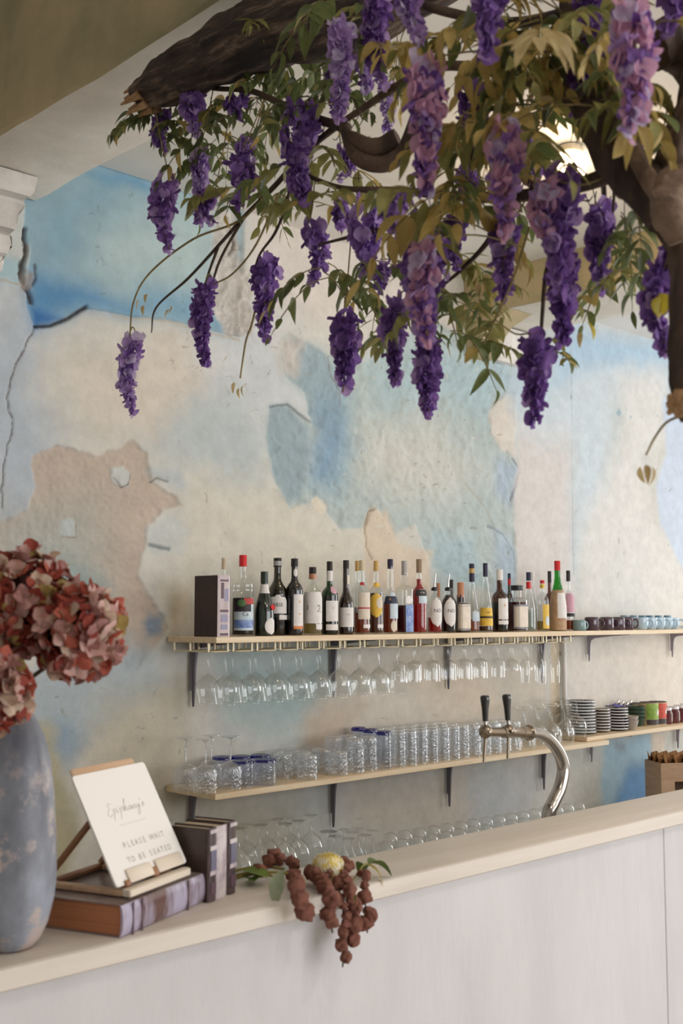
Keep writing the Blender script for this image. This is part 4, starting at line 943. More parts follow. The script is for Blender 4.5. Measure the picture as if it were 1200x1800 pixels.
mat('hyd_core', (84, 40, 34), .9, rgb2=(60, 40, 32), scale=60); mat('dark_stalk', (58, 44, 34), .8, rgb2=(84, 64, 46), scale=40)
def petal_mesh(name, s, mt, cup=.25, wid=.9, tip=0.):
    """a small cupped petal, root at the origin, growing along +y, face to +z"""
    b = MB(); vs = []; fs = []; nx, ny = 4, 4
    for j in range(ny+1):
        t = j/ny; w = wid*math.sin(PI*min(1, t*.86+.08))**.7*(1-tip*t)
        for i in range(nx+1):
            q = (i/nx-.5)*w; vs.append((q*s, t*s*(1-.08*(2*i/nx-1)**2), s*(cup*(q*q*2.2+t*t*.6)+rnd.uniform(-.03, .03))))
    for j in range(ny): fs += [(j*5+i, j*5+i+1, j*5+6+i, j*5+5+i) for i in range(nx)]
    b.add(vs, fs); return b.mesh(name, mt, 180)
HPM = {m: [petal_mesh('petal', .0225, m, c, w) for c, w in ((.35, 1.0), (-.3, .95))] for m in HYD}
def frame_from(nrm, roll):
    q = Vector(nrm).to_track_quat('Z', 'Y'); return q.to_matrix().to_4x4() @ Matrix.Rotation(roll, 4, 'Z')
def hydrangea(c, R, n, label, seed, mouth):
    r = random.Random(seed); t = thing('hydrangea', label, 'flower', c, 'dried hydrangeas in the clay vase')
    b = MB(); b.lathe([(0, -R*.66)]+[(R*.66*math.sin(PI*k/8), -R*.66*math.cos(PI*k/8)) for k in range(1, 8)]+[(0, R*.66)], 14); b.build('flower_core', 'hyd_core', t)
    b = MB(); m = mouth-Vector(c); b.tube(smooth_path([(0, 0, -R*.3), m*.45+Vector((.01, 0, .0)), m, m+Vector((0, 0, -.05))], 5), .0035, 6); b.build('stalk', 'dark_stalk', t)
    ga = PI*(3-5**.5); acc = MB(); cnt = 0
    view = (EYE-Vector(c)).normalized()
    dirs = sorted([Vector((math.sqrt(1-(1-2*(i+.5)/n)**2)*math.cos(i*ga), math.sqrt(1-(1-2*(i+.5)/n)**2)*math.sin(i*ga), 1-2*(i+.5)/n)) for i in range(n)], key=lambda q: -q.dot(view))
    for d in dirs:
        d = (d+Vector((r.gauss(0, .12), r.gauss(0, .12), r.gauss(0, .12)))).normalized()
        P = d*R*r.uniform(.84, 1.0); base = r.choices(HYD, (22, 20, 24, 20, 7, 12))[0]
        tilt = (d+Vector((r.gauss(0, .35), r.gauss(0, .35), r.gauss(0, .35)))).normalized(); ro = r.random()*7
        for k in range(4):
            mt = base if r.random() < .65 else r.choices(HYD, (22, 20, 23, 20, 5, 15))[0]
            M = Matrix.Translation(P) @ frame_from(tilt, ro+k*PI/2+r.uniform(-.2, .2)) @ Matrix.Rotation(r.uniform(.1, .75), 4, 'X') @ Matrix.Translation((0, .001, 0)) @ Matrix.Scale(r.uniform(.8, 1.15), 4)
            me = r.choice(HPM[mt])
            if cnt < 296: cnt += 1; o = link('petal', me, t); o.matrix_local = M
            else: acc.v += [tuple(M @ v.co) for v in me.vertices]; k0 = len(acc.v)-len(me.vertices); acc.f += [tuple(q+k0 for q in pl.vertices) for pl in me.polygons]; acc.m += [HYD.index(mt)]*len(me.polygons)
    if acc.f: stuff(acc.build('petal_mass', HYD, t, 180))
mouth = VB+Vector((0, 0, .395))
hydrangea(at(42, 1058, 1.80), .080, 150, 'largest rust and cream dried hydrangea head, topmost in the clay vase', 1, mouth)
hydrangea(at(138, 1113, 1.76), .066, 120, 'brick red dried hydrangea head drooping toward the wall side of the vase', 2, mouth)
hydrangea(at(-14, 1216, 1.66), .052, 90, 'small pinkish dried hydrangea head hanging low over the vase neck', 3, mouth)

# ================================================================= DRIED FLOWERS ON THE LEDGE
mat('amaranth', (176, 100, 82), .95, rgb2=(206, 146, 124), scale=150, bump=1., bscale=500, detail=6)
mat('leaf_green', (96, 124, 44), .5, rgb2=(128, 148, 66), scale=30, transl=.3); mat('leaf_yellow', (206, 186, 50), .5, rgb2=(176, 160, 60), scale=30, transl=.3); mat('leaf_pale', (142, 156, 128), .55, rgb2=(170, 180, 150), scale=40, transl=.3)
mat('stem_green', (150, 140, 70), .6); mat('mum_cream', (254, 249, 226), .7, transl=.3); mat('mum_yellow', (252, 232, 146), .7, transl=.3)
def pom_mesh(seed):
    r = random.Random(seed); b = MB(); n = 30; k = 18; ph = [r.random()*7 for _ in range(6)]
    def f(a, z, rr): return rr*(1+.12*math.sin(3*a+ph[0]+z*3)+.09*math.sin(5*a+ph[1]-z*4)+.17*r.uniform(-1, 1))
    b.lathe([(0, -1)]+[(math.sin(PI*i/k), -math.cos(PI*i/k)) for i in range(1, k)]+[(0, 1)], n, fn=f); return b.mesh('pompom', 'amaranth', 180)
POM = [pom_mesh(i) for i in range(5)]
def leaf_mesh(name, L, W_, mt, fold=.25, droop=.3, twist=0.):
    b = MB(); vs = []; fs = []; n = 7
    for j in range(n+1):
        t = j/n; w = W_*math.sin(PI*t**.8)**.9*(1 if t < .98 else 0)+.0003
        z = -droop*L*t*t
        for i in (-1, 0, 1):
            a = twist*t; x = i*w/2*math.cos(a); vs.append((x, t*L*(1-.15*droop*t), z+abs(i)*w*fold+i*w/2*math.sin(a)))
    for j in range(n): fs += [(j*3+i, j*3+i+1, j*3+4+i, j*3+3+i) for i in range(2)]
    b.add(vs, fs); return b.mesh(name, mt, 180)
def amaranth():
    r = random.Random(5); base = on(560, 1522, 2, LZ+.02)
    t = thing('amaranth_bunch', 'rusty red hanging amaranth lying across the ledge, its tassels drooping over the edge', 'flower', (base.x, base.y, LZ))
    o = Vector((base.x, base.y, LZ))
    def P(x, y, Y): return on(x, y, 1, Y)
    YF = 1.56
    top = lambda x, y, z: on(x, y, 2, LZ+z)
    tass = [  # (points, radius start, radius end)
        ([top(452, 1530, .025), top(470, 1518, .03), top(486, 1520, .03)], .014, .017),
        ([top(478, 1512, .03), top(496, 1512, .034), top(512, 1518, .032), top(524, 1524, .03)], .015, .013),
        ([top(515, 1535, .02), P(523, 1562, YF), P(530, 1588, YF), P(536, 1604, YF)], .012, .019),
        ([top(545, 1530, .025), top(556, 1545, .022), top(566, 1555, .018)], .016, .014),
        ([top(570, 1545, .02), P(577, 1570, YF-.01), P(578, 1595, YF-.01), P(582, 1622, YF-.01), P(584, 1640, YF-.01)], .013, .020),
        ([top(590, 1548, .02), P(600, 1580, YF+.005), P(603, 1605, YF+.005), P(603, 1640, YF), P(604, 1672, YF), P(602, 1700, YF)], .012, .014),
        ([top(603, 1540, .02), P(612, 1560, YF), P(622, 1590, YF), P(623, 1622, YF), P(622, 1655, YF)], .012, .019),
        ([top(640, 1535, .02), P(644, 1552, YF), P(641, 1585, YF), P(646, 1612, YF), P(645, 1640, YF)], .011, .017),
        ([top(608, 1528, .03), top(613, 1520, .03), top(604, 1512, .03)], .012, .009),
        ([top(566, 1526, .03), top(578, 1538, .026), top(573, 1548, .02)], .012, .010)]
    for i, (pts, ra, rb) in enumerate(tass):
        pth = smooth_path(pts, 6); b = MB(); b.tube([p-o for p in pth], .0016, 5); ts = b.build('tassel', 'dark_stalk', t)
        L = 0; nxt = 0; tot = sum((pth[k+1]-pth[k]).length for k in range(len(pth)-1))
        for k in range(len(pth)-1):
            L += (pth[k+1]-pth[k]).length
            if L >= nxt:
                rr = (ra+(rb-ra)*L/tot)*r.uniform(.62, .98); q = link('pompom', r.choice(POM), ts)
                jit = Vector((r.gauss(0, .004), r.gauss(0, .003), r.gauss(0, .003)))
                q.matrix_local = Matrix.Translation(pth[k]-o+jit) @ Matrix.Rotation(r.random()*7, 4, (r.random(), r.random(), .3)) @ Matrix.Diagonal((rr, rr*r.uniform(.8, 1.1), rr*r.uniform(.8, 1.1), 1)); nxt = L+rr*1.45
    b = MB()
    for a, c in (((408, 1532), (500, 1528)), ((404, 1546), (520, 1536)), ((410, 1540), (480, 1540))):
        p, q = top(*a, .008), top(*c, .02); b.tube(smooth_path([p-o, (p+q)/2-o+Vector((0, 0, .008)), q-o], 5), .0028, 6)
    b.build('stalk', 'stem_green', t)
    gl = {m: leaf_mesh('leaf', .075, .034, m, .15, .35, .5) for m in ('leaf_green', 'leaf_pale')}
    gy = leaf_mesh('leaf', .05, .012, 'leaf_yellow', .2, .3)
    for px, py, z, ml, yaw, pit, s in ((446, 1550, .012, gl['leaf_green'], 55, 10, 1.1), (470, 1544, .018, gl['leaf_green'], 100, 25, .9), (496, 1530, .05, gl['leaf_pale'], 195, -50, .9), (454, 1540, .02, gy, 75, 5, 1.), (600, 1545, .02, gy, 190, -50, .5), (622, 1566, -.01, gl['leaf_green'], 195, -70, .35)):
        q = link('leaf', ml, t); p = top(px, py, z) if z >= 0 else P(px, py, YF-.01)
        q.matrix_local = Matrix.Translation(p-o) @ Matrix.Rotation(math.radians(yaw-90), 4, 'Z') @ Matrix.Rotation(math.radians(pit), 4, 'X') @ Matrix.Scale(s, 4)
amaranth()
def mum():
    p = on(577, 1527, 2, LZ+.03); t = thing('chrysanthemum', 'round cream yellow chrysanthemum head resting among the dried amaranth', 'flower', p)
    R = .031; b = MB(); b.lathe([(0, -R*.7)]+[(R*.8*math.sin(PI*k/8), -R*.7*math.cos(PI*k/8)) for k in range(1, 8)]+[(0, R*.7)], 16); b.build('flower_core', 'mum_yellow', t)
    r = random.Random(9); m = [petal_mesh('petal', .0125, mm, .5, .55) for mm in ('mum_cream', 'mum_cream', 'mum_yellow')]; ga = PI*(3-5**.5); n = 290
    up = Vector((.02, -.30, .95)).normalized(); Q = up.to_track_quat('Z', 'Y').to_matrix().to_4x4()
    for i in range(n):
        z = 1-1.85*(i+.5)/n; a = i*ga; rr = math.sqrt(max(0, 1-z*z)); d = Vector((rr*math.cos(a), rr*math.sin(a), z))
        P = Vector((d.x*R*.92, d.y*R*.92, d.z*R*.74)); tang = (Vector((0, 0, 1))-d*z); tang = tang.normalized() if tang.length > .05 else Vector((1, 0, 0))
        y = (tang*.8+d*.6).normalized(); zz = (d-y*d.dot(y)).normalized(); x = y.cross(zz)
        M = Matrix(((x.x, y.x, -zz.x, P.x), (x.y, y.y, -zz.y, P.y), (x.z, y.z, -zz.z, P.z), (0, 0, 0, 1)))
        o = link('petal', m[r.randrange(3) if z < .75 else 2], t); o.matrix_local = Q @ M @ Matrix.Scale(r.uniform(.85, 1.1)*(.6 if z > .93 else 1), 4)
mum()
def sprig():
    p = on(620, 1534, 2, LZ+.02); t = thing('leaf_sprig', 'curled dark green leaf sprig on the ledge beyond the cream flower', 'leaf', p)
    b = MB(); e = on(652, 1520, 2, LZ+.03); b.tube(smooth_path([(0, 0, -.015), (e-p)*.6+Vector((0, 0, .006)), e-p], 5), .0016, 6); b.build('stalk', 'stem_green', t)
    mat('leaf_deep', (66, 92, 30), .4, rgb2=(104, 128, 44), scale=24, transl=.25)
    ml = leaf_mesh('leaf', .06, .034, 'leaf_deep', .3, .7); my = leaf_mesh('leaf', .045, .012, 'leaf_yellow', .3, .8)
    for m_, yaw, pit, off in ((ml, 60, 5, 0), (ml, -10, 10, .004), (my, -40, -10, .002)):
        q = link('leaf', m_, t); q.matrix_local = Matrix.Translation((e-p)*.8+Vector((0, 0, off))) @ Matrix.Rotation(math.radians(yaw-90), 4, 'Z') @ Matrix.Rotation(math.radians(pit), 4, 'X')
sprig()

# ================================================================= BEER TAP
mat('tap_steel', (178, 172, 166), .18, 1.0, bump=.03, bscale=30); mat('tap_brass', (148, 134, 118), .26, .95); mat('handle_black', (26, 24, 28), .16, spec=.6, coat=.5)
def tap():
    TY = 1.97
    q = lambda x, y: on(x, y, 1, TY)
    foot = q(965, 1425); t = thing('beer_tap', 'curved steel beer tap with two black handles behind the bar', 'beer tap', (foot.x, TY, .94)); o = Vector((foot.x, TY, .94))
    ctr = [q(930, 1288), q(948, 1290), q(966, 1301), q(983, 1325), q(990, 1352), q(984, 1385), q(972, 1412), q(965, 1432)]
    bz = ctr[-1]; ctr += [Vector((bz.x-.01, TY, 1.0)), Vector((bz.x-.012, TY, .945))]
    b = MB(); pth = smooth_path(ctr, 8); rr = [.0155+(.021-.0155)*min(1, i/(len(pth)*.75)) for i in range(len(pth))]
    b.tube([p-o for p in pth], rr, 20); b.build('column', 'tap_steel', t, 60)
    b = MB(); b.cyl((bz.x-.012-o.x, 0), .04, .0005, .012, 24, b=.003); b.build('base_plate', 'tap_steel', t)
    ax = (q(849, 1286)-q(930, 1288)).normalized()
    p0 = q(930, 1288); Mx = Matrix.Translation(p0-o) @ ax.to_track_quat('Z', 'Y').to_matrix().to_4x4()
    L = (q(853, 1286)-p0).length
    b = MB(); b.lathe([(0, -.004), (.020, -.004), (.022, 0), (.022, .004), (.019, .007), (.0165, .010), (.016, .035), (.0145, .037), (.0145, L*.52), (.0155, L*.53), (.0155, L*.62), (.013, L*.63), (.013, L*.95), (0, L*.96)], 20, M=Mx); b.build('manifold', 'tap_brass', t, 35)
    for px, py, top, bot in ((853, 1286, (852, 1222), (850, 1340)), (893, 1284, (890, 1220), (892, 1334))):
        c = q(px, py); k = 1. if px < 880 else .92; b = MB()
        b.lathe([(0, -.019*k)]+[(.019*k*math.sin(PI*i/10), -.019*k*math.cos(PI*i/10)) for i in range(1, 10)]+[(0, .019*k)], 18, M=Matrix.Translation(c-o)); f = b.build('faucet', 'tap_brass', t, 60)
        cap_c = c+Vector((-.003, -.017, 0))*k
        b = MB(); b.lathe([(0, 0), (.006, 0), (.007, .003), (.004, .005), (0, .005)], 12, M=Matrix.Translation(cap_c-o) @ Matrix.Rotation(PI/2, 4, 'X')); b.build('screw', 'tap_brass', f)
        hz = c.z+.020; e = q(*top); H = e.z-hz; hx = e.x-c.x
        Mh = Matrix.Translation(Vector((c.x, TY, hz))-o) @ Matrix.Rotation(math.atan2(hx, H), 4, 'Y')
        b = MB(); b.lathe([(0, -.004), (.0045, -.004), (.0045, .012), (0, .012)], 10, M=Mh); b.build('ferrule', 'tap_steel', t)
        b = MB(); b.lathe([(0, .008), (.0075, .008), (.008, .012), (.0095, H*.5), (.0125, H*.82), (.0135, H*.92), (.011, H*.985), (.006, H), (0, H)], 18, M=Mh); b.build('handle', 'handle_black', t, 60)
        s = q(*bot); b = MB(); b.tube([c-o+Vector((0, 0, -.012)), s-o], [.0042, .0036], 12); b.build('spout', 'tap_brass', t, 50)
tap()

# ================================================================= CROCKERY AT THE BRIGHT END
mat('plum_glaze', (72, 50, 64), .15, spec=.6, coat=.4); mat('teal_glaze', (120, 146, 150), .2, coat=.3); mat('pale_blue_glaze', (186, 208, 222), .2, coat=.3); mat('foot_blue', (96, 132, 150), .35)
mat('dark_plate', (58, 48, 76), .16, coat=.4); mat('teal_plate', (112, 134, 138), .2, coat=.3); mat('tan_plate', (140, 120, 98), .3, coat=.2); mat('plum_plate', (72, 48, 56), .2, coat=.3)
mat('grey_bowl', (176, 164, 152), .4); mat('green_bowl', (46, 74, 62), .2, coat=.3); mat('violet_cloth', (112, 112, 178), .8); mat('spoon_steel', (196, 190, 184), .2, .9)
def mug(name, label, loc, r, h, mt, group, handle=True, square=False, rz=0.):
    t = thing(name, label, 'mug', loc, group, rz); b = MB()
    if square: pr = [(0, .001), (r*.9, 0), (r, .006), (r, h-.012), (r*.93, h-.003), (r*.8, h), (r*.6, h-.001), (0, h-.001)]
    else: pr = [(0, .001), (r*.6, 0), (r*.75, h*.1), (r*.97, h*.4), (r, h*.75), (r*.98, h), (r*.92, h), (r*.93, h*.75), (r*.85, h*.3), (0, h*.08)]
    b.lathe(pr, 24); b.build('cup', mt, t, 50)
    if handle:
        b = MB(); b.tube(smooth_path([(r*.97, 0, h*.78), (r*1.35, 0, h*.8), (r*1.6, 0, h*.5), (r*1.35, 0, h*.2), (r*.93, 0, h*.22)], 4), .005, 8); b.build('handle', mt, t, 60)
    return t
def mugs():
    z = S1+.0004; y = SF+.07
    mug('espresso_cup', 'small grey teal cup squeezed between the last bottle and the plum mugs', (Xat(1018, y, z), y, z), .036, .058, 'teal_glaze', None, True, True, -.3)
    for i, px in enumerate((1040, 1066, 1086, 1101)):
        mug('mug', f'dark plum mug upturned on the shelf, {ORD[i]} from the bottles', (Xat(px, y, z), y, z), .041, .074, 'plum_glaze', 'plum mugs beside the bottles', True, True, rnd.uniform(-1.2, -.9))
    for i, px in enumerate((1127, 1143, 1157, 1170, 1182)):
        yy = SF+.06; mug('cup', f'pale blue cup in the front row, {ORD[i]} past the plum mugs', (Xat(px, yy, z), yy, z), .043, .068, 'pale_blue_glaze', 'pale blue cups on the upper shelf', True, False, -1.3)
    for i, px in enumerate((1097, 1113, 1129, 1142, 1157, 1173)):
        yy = SF+.2; t = thing('cup', f'upturned pale blue cup of the back row, {ORD[i]} from the plum mugs', 'mug', (Xat(px, yy, z), yy, z), 'pale blue cups on the upper shelf')
        b = MB(); b.lathe([(.045, 0), (.047, .002), (.046, .03), (.036, .062), (.028, .07), (0, .07)], 20); b.build('cup', 'pale_blue_glaze', t, 50)
        b = MB(); b.lathe([(.023, .068), (.022, .082), (.018, .082), (.017, .071), (0, .071)], 16); b.build('foot_ring', 'foot_blue', t, 50)
mugs()
def plate_mesh(name, r, h, mt, rim):
    b = MB(); b.lathe([(0, .002), (r*.55, 0), (r*.6, .002), (r*.92, h*.7), (r, h), (r*.985, h+.003)], 28, 0); b.lathe([(r*.985, h+.003), (r*.9, h*.75+.003), (r*.6, .006), (0, .006)], 28, 1); b.lathe([(r*1.004, h-.001), (r*1.008, h+.002), (r*.985, h+.004)], 28, 2)
    return b.mesh(name, [mt, mt, rim], 50)
def stacks():
    mat('rim_white', (226, 226, 228), .25); z0 = S3+.0004
    y = 3.66; x = Xat(1022, y, z0); z = z0; ms = [('teal_plate', 'pale teal'), ('teal_plate', 'pale teal'), ('plum_plate', 'dark plum'), ('teal_plate', 'pale teal'), ('teal_plate', 'pale teal'), ('teal_plate', 'pale teal'), ('plum_plate', 'dark plum'), ('teal_plate', 'pale teal'), ('teal_plate', 'pale teal'), ('teal_plate', 'pale teal'), ('dark_plate', 'dark violet')]
    for i, (m, w) in enumerate(ms):
        me = plate_mesh('plate', .079, .012, m, 'rim_white'); o = link('plate', me, None, (x+rnd.uniform(-.003, .003), y, z)); z += .0165
        tag(o, f'{w} side plate in the tallest stack, {ORD[i]} from the shelf up', 'plate', 'stack of side plates')
    y = 3.63; x = Xat(1057, y, z0); z = z0
    for i in range(8):
        me = plate_mesh('saucer', .050, .012, 'tan_plate', 'rim_white'); o = link('saucer', me, None, (x+rnd.uniform(-.003, .003), y, z)); z += .0162
        tag(o, f'tan saucer in the stack between the plates and dark saucers, {ORD[i]} from the shelf up', 'saucer', 'stack of tan saucers')
    y = 3.62; x = Xat(1084, y, z0); z = z0
    for i in range(8):
        me = plate_mesh('saucer', .064, .012, 'plum_plate', 'rim_white'); o = link('saucer', me, None, (x+rnd.uniform(-.003, .003), y, z)); z += .0160
        tag(o, f'dark plum saucer under the violet cloth, {ORD[i]} from the shelf up', 'saucer', 'stack of plum saucers')
    b = MB(); n = 8; vs = []; fs = []
    for j in range(n+1):
        for i in range(n+1): vs.append(((i/n-.5)*.12, (j/n-.5)*.09, .004+.008*math.sin(i*1.3+j*.7)**2+.016*math.exp(-((i-2)**2+(j-3)**2)/4)))
    for j in range(n): fs += [(j*9+i, j*9+i+1, j*9+10+i, j*9+9+i) for i in range(n)]
    b.add(vs, fs); tag(b.build('folded_cloth', 'violet_cloth', None, 180, (x, y, z+.0005)), 'crumpled violet cloth on top of the dark plum saucers', 'cloth')
    def bowl(label, x, y, z, r, h, mt, g):
        b = MB(); b.lathe([(0, .001), (r*.5, 0), (r*.55, .004), (r*.85, h*.5), (r, h), (r*.95, h), (r*.8, h*.5), (0, .01)], 24); tag(b.build('bowl', mt, None, 50, (x, y, z)), label, 'bowl', g)
    y = 3.58; x = Xat(1109, y, z0)
    for i, w in enumerate(('lower', 'upper')): bowl(f'small grey bowl, {w} of the pair before the tins', x, y, z0+i*.024, .043, .055, 'grey_bowl', 'grey bowls')
    y = 3.68; x = Xat(1119, y, z0)
    for i in range(4): bowl(f'dark green bowl before the tins, {ORD[i]} from the shelf up', x, y, z0+i*.022, .052, .05, 'green_bowl', 'dark green bowls')
    y = 3.755; x = Xat(1098, y, z0); t = thing('spoon_jar', 'glass jar of spoons standing at the wall behind the bowls', 'jar', (x, y, z0))
    b = MB(); b.lathe([(0, .003), (.034, 0), (.036, .004), (.036, .10), (.034, .11)], 20); b.build('jar_body', 'glass_cut', t, 50)
    for i in range(6):
        a = i*1.1; b = MB(); p1 = Vector((.05*math.cos(a), .03*math.sin(a)-.004, .112+.010*(i % 3))); b.tube([(-.012*math.cos(a), -.01*math.sin(a), .006), p1], [.003, .0035], 6)
        M = Matrix.Translation(p1) @ Matrix.Diagonal((.014, .006, .022, 1)) ; b.lathe([(0, -1), (.7, -.7), (1, 0), (.7, .7), (0, 1)], 10, M=M); q = b.build('spoon', 'spoon_steel', None, 60, (x, y, z0)); tag(q, f'steel spoon in the glass jar behind the bowls, {ORD[i]} round the jar', 'spoon', 'spoons in the glass jar')
stacks()
def tins():
    z0 = S3+.0004; mat('tin_paper', (222, 196, 150), .5); mat('tin_green', (160, 186, 84), .5, rgb2=(120, 160, 60), scale=40); mat('tin_red', (220, 96, 74), .5, rgb2=(200, 74, 60), scale=40); mat('tin_white', (226, 220, 214), .5); mat('tin_dark', (70, 60, 60), .5); mat('jam', (96, 42, 46), .15, coat=.4); mat('jar_lid', (222, 216, 216), .3, .3)
    def tin(px, y, yt, r, m, lab):
        x = Xat(px, y, z0); h = Zat(x, y, yt)-z0; t = thing('food_tin', lab, 'tin', (x, y, z0), 'paper wrapped tins on the right shelf')
        b = MB(); b.lathe([(0, 0), (r, 0), (r, h), (r*.97, h), (r*.95, h-.003), (0, h-.003)], 28); b.build('body', 'tin_paper', t, 40)
        for z1, z2, a0, a1, mm, sh in ((.28, .97, -75, 80, m, None), (.03, .27, -75, 80, 'tin_dark', None), (.42, .72, -5, 55, 'tin_white', 'oval')):
            b = MB(); wrap(b, r, z1*h, z2*h, a0, a1, 0, .0008 if sh is None else .0013, sh); b.build('label', mm, t, 180)
        b = MB(); b.lathe([(r*.985, h-.001), (r*1.012, h), (r*1.012, h+.004), (r*.95, h+.004), (r*.93, h+.001), (0, h+.001)], 28); b.build('rim', 'tin_dark', t, 40)
    tin(1119, 3.74, 1237, .062, 'tin_paper', 'plain buff tin behind the stacked bowls')
    tin(1141, 3.66, 1235, .054, 'tin_green', 'tin with a green label and a white spot')
    tin(1156, 3.66, 1234, .054, 'tin_red', 'tin with a red label and a white spot')
    for i, px in enumerate((1170, 1183, 1195, 1206)):
        y = 3.63; x = Xat(px, y, z0); h = Zat(x, y, 1243.5-2.2*i)-z0; r = .038; t = thing('jam_jar', f'dark red preserve jar with white lid, {ORD[i]} after the red tin', 'jar', (x, y, z0), 'preserve jars after the tins')
        b = MB(); b.lathe([(0, 0), (r*.94, 0), (r, .004), (r, h*.8), (r*.86, h*.86), (0, h*.86)], 24); b.build('body', 'jam', t, 40)
        b = MB(); b.lathe([(0, h*.84), (r*.95, h*.84), (r*.95, h*.99), (r*.9, h), (0, h)], 24); b.build('lid', 'jar_lid', t, 40)
        b = MB(); wrap(b, r, h*.14, h*.7, 5, 85); b.build('label', 'tin_white', t, 180)
tins()
def carton():
    mat('cardboard', (196, 166, 138), .85, rgb2=(182, 150, 122), scale=8, stretch=(1, 1, 6)); mat('cardboard_in', (120, 92, 70), .9); mat('egg_pulp', (172, 128, 84), .95, rgb2=(140, 98, 62), scale=40, bump=.5, bscale=200)
    z0 = .5303; p = Vector((Xat(1161, 3.52, .8), 3.52, z0)); z1 = Zat(p.x, 3.52, 1342)-z0
    t = thing('cardboard_box', 'brown cardboard box with a hand hole at the far end of the back counter', 'box', p)
    t.rotation_euler = (0, 0, math.radians(-32)); Lx, Ly, th = .52, .20, .005
    def wall(lo, hi, m='cardboard'): b = MB(); b.box(lo, hi, c=.001); return b
    # front with the hand hole
    b = MB(); hx0, hx1, h0, h1 = .085, .42, z1*.34, z1*.60
    for lo, hi in (((0, 0, 0), (Lx, th, h0)), ((0, 0, h1), (Lx, th, z1)), ((0, 0, h0), (hx0, th, h1)), ((hx1, 0, h0), (Lx, th, h1))): b.box(lo, hi)
    b.build('front_panel', 'cardboard', t, 0)
    for lo, hi in (((0, th, 0), (th, Ly, z1)), ((Lx-th, th, 0), (Lx, Ly, z1)), ((th, Ly-th, 0), (Lx-th, Ly, z1))):
        b = MB(); b.box(lo, hi); b.build('side_panel', 'cardboard', t, 0)
    b = MB(); b.box((th, th, 0), (Lx-th, Ly-th, th)); b.build('bottom_panel', 'cardboard_in', t, 0)
    b = MB(); b.box((th, th, z1-.012), (Lx-th, Ly-th, z1-.008)); b.build('top_panel', 'cardboard', t, 0)
    # moulded pulp trays stacked on the box
    for k in range(1):
        nx, ny, c = 8, 3, .0625; b = MB(); vs = []; fs = []; s = 8; NX, NY = nx*s, ny*s
        for j in range(NY+1):
            for i in range(NX+1):
                u, v = i/s, j/s; vs.append((u*c, v*c, .030+.027*max(-1, min(1, 1.5*math.cos(2*PI*u)*math.cos(2*PI*v)))))
        for j in range(NY): fs += [(j*(NX+1)+i, j*(NX+1)+i+1, (j+1)*(NX+1)+i+1, (j+1)*(NX+1)+i) for i in range(NX)]
        b.add(vs, fs); o = b.build('egg_tray', 'egg_pulp', None, 60, (p.x+.012, p.y+.0, z0+z1-.0095)); o.rotation_euler = (0, 0, math.radians(-32)); tag(o, 'brown pulp egg tray lying on top of the cardboard box', 'tray')
carton()

# ================================================================= CEILING LAMP BEHIND THE BLOSSOM
def lamp():
    mat('lamp_cap', (200, 190, 170), .4, .4)
    m, nt, p = newmat('lamp_glow'); p.inputs['Base Color'].default_value = (1, .9, .75, 1); p.inputs['Emission Color'].default_value = (1, .78, .5, 1); p.inputs['Emission Strength'].default_value = 6
    c = on(1002, 292, 2, 3.36); t = thing('ceiling_lamp', 'glowing round ceiling lamp half hidden behind the wisteria', 'lamp', (c.x, c.y, CZ), 'round ceiling lamps')
    b = MB(); b.cyl((0, 0), .05, -.03, -.0005, 24, b=.004); b.build('canopy', 'lamp_cap', t)
    b = MB(); R = .065; b.lathe([(0, -.075-R)]+[(R*math.sin(PI*k/12), -.075-R*math.cos(PI*k/12)) for k in range(1, 12)]+[(0, -.075+R)], 24); b.build('globe', 'lamp_glow', t, 180)
    def bulb(par, e, col):
        l = bpy.data.lights.new('lamp_light', 'POINT'); l.energy = e; l.color = col; l.shadow_soft_size = .07; o = bpy.data.objects.new('lamp_light', l); COL.objects.link(o); o.parent = par; o.location = (0, 0, -.17)
    # unseen copies added over the guests' side as fill for ledge and foliage
    for x, y, lab in ((.9, -.6, 'added unseen fill lamp over the guests, closest to the vase end of the bar'), (2.9, -.4, 'added unseen fill lamp over the guests, level with the middle of the bar'), (5.0, .1, 'added unseen fill lamp over the guests, toward the bright end of the bar')):
        bulb(dup(t, (x, y, CZ if x > 1.75 else HZ), lab), 46, (1, .92, .82))
    bulb(t, 16, (1, .72, .42))
lamp()
# ================================================================= WISTERIA
mat('bark', (104, 84, 70), .9, rgb2=(48, 36, 32), scale=14, stretch=(1, 1, .35), bump=1., bscale=60, detail=8)
mat('bark_pale', (140, 118, 100), .9, rgb2=(84, 64, 54), scale=18, bump=1., bscale=70, detail=8)
mat('torn_wood', (196, 160, 120), .9, rgb2=(150, 112, 76), scale=30, bump=.8, bscale=90)
mat('twig', (72, 56, 40), .85, rgb2=(50, 38, 30), scale=40); mat('vine', (150, 132, 84), .8, rgb2=(116, 102, 66), scale=40)
PET = ['pet_deep', 'pet_violet', 'pet_lilac', 'pet_pink', 'pet_pale']
for nm, c, c2 in (('pet_deep', (134, 94, 164), (110, 76, 150)), ('pet_violet', (164, 126, 196), (140, 104, 180)), ('pet_lilac', (198, 168, 218), (176, 146, 204)), ('pet_pink', (224, 180, 200), (204, 152, 188)), ('pet_pale', (224, 212, 234), (202, 184, 222))):
    mat(nm, c, .6, rgb2=c2, scale=90, transl=.45)
LEAFM = ['wl_dark', 'wl_green', 'wl_olive', 'wl_gold', 'wl_straw']
for nm, c, c2 in (('wl_dark', (78, 88, 54), (96, 102, 60)), ('wl_green', (116, 126, 74), (98, 110, 64)), ('wl_olive', (156, 150, 88), (132, 130, 76)), ('wl_gold', (198, 174, 104), (174, 150, 86)), ('wl_straw', (212, 192, 144), (188, 168, 118))):
    mat(nm, c, .5, rgb2=c2, scale=50, transl=.4)
ROOT = at(1190, 440, 1.62)
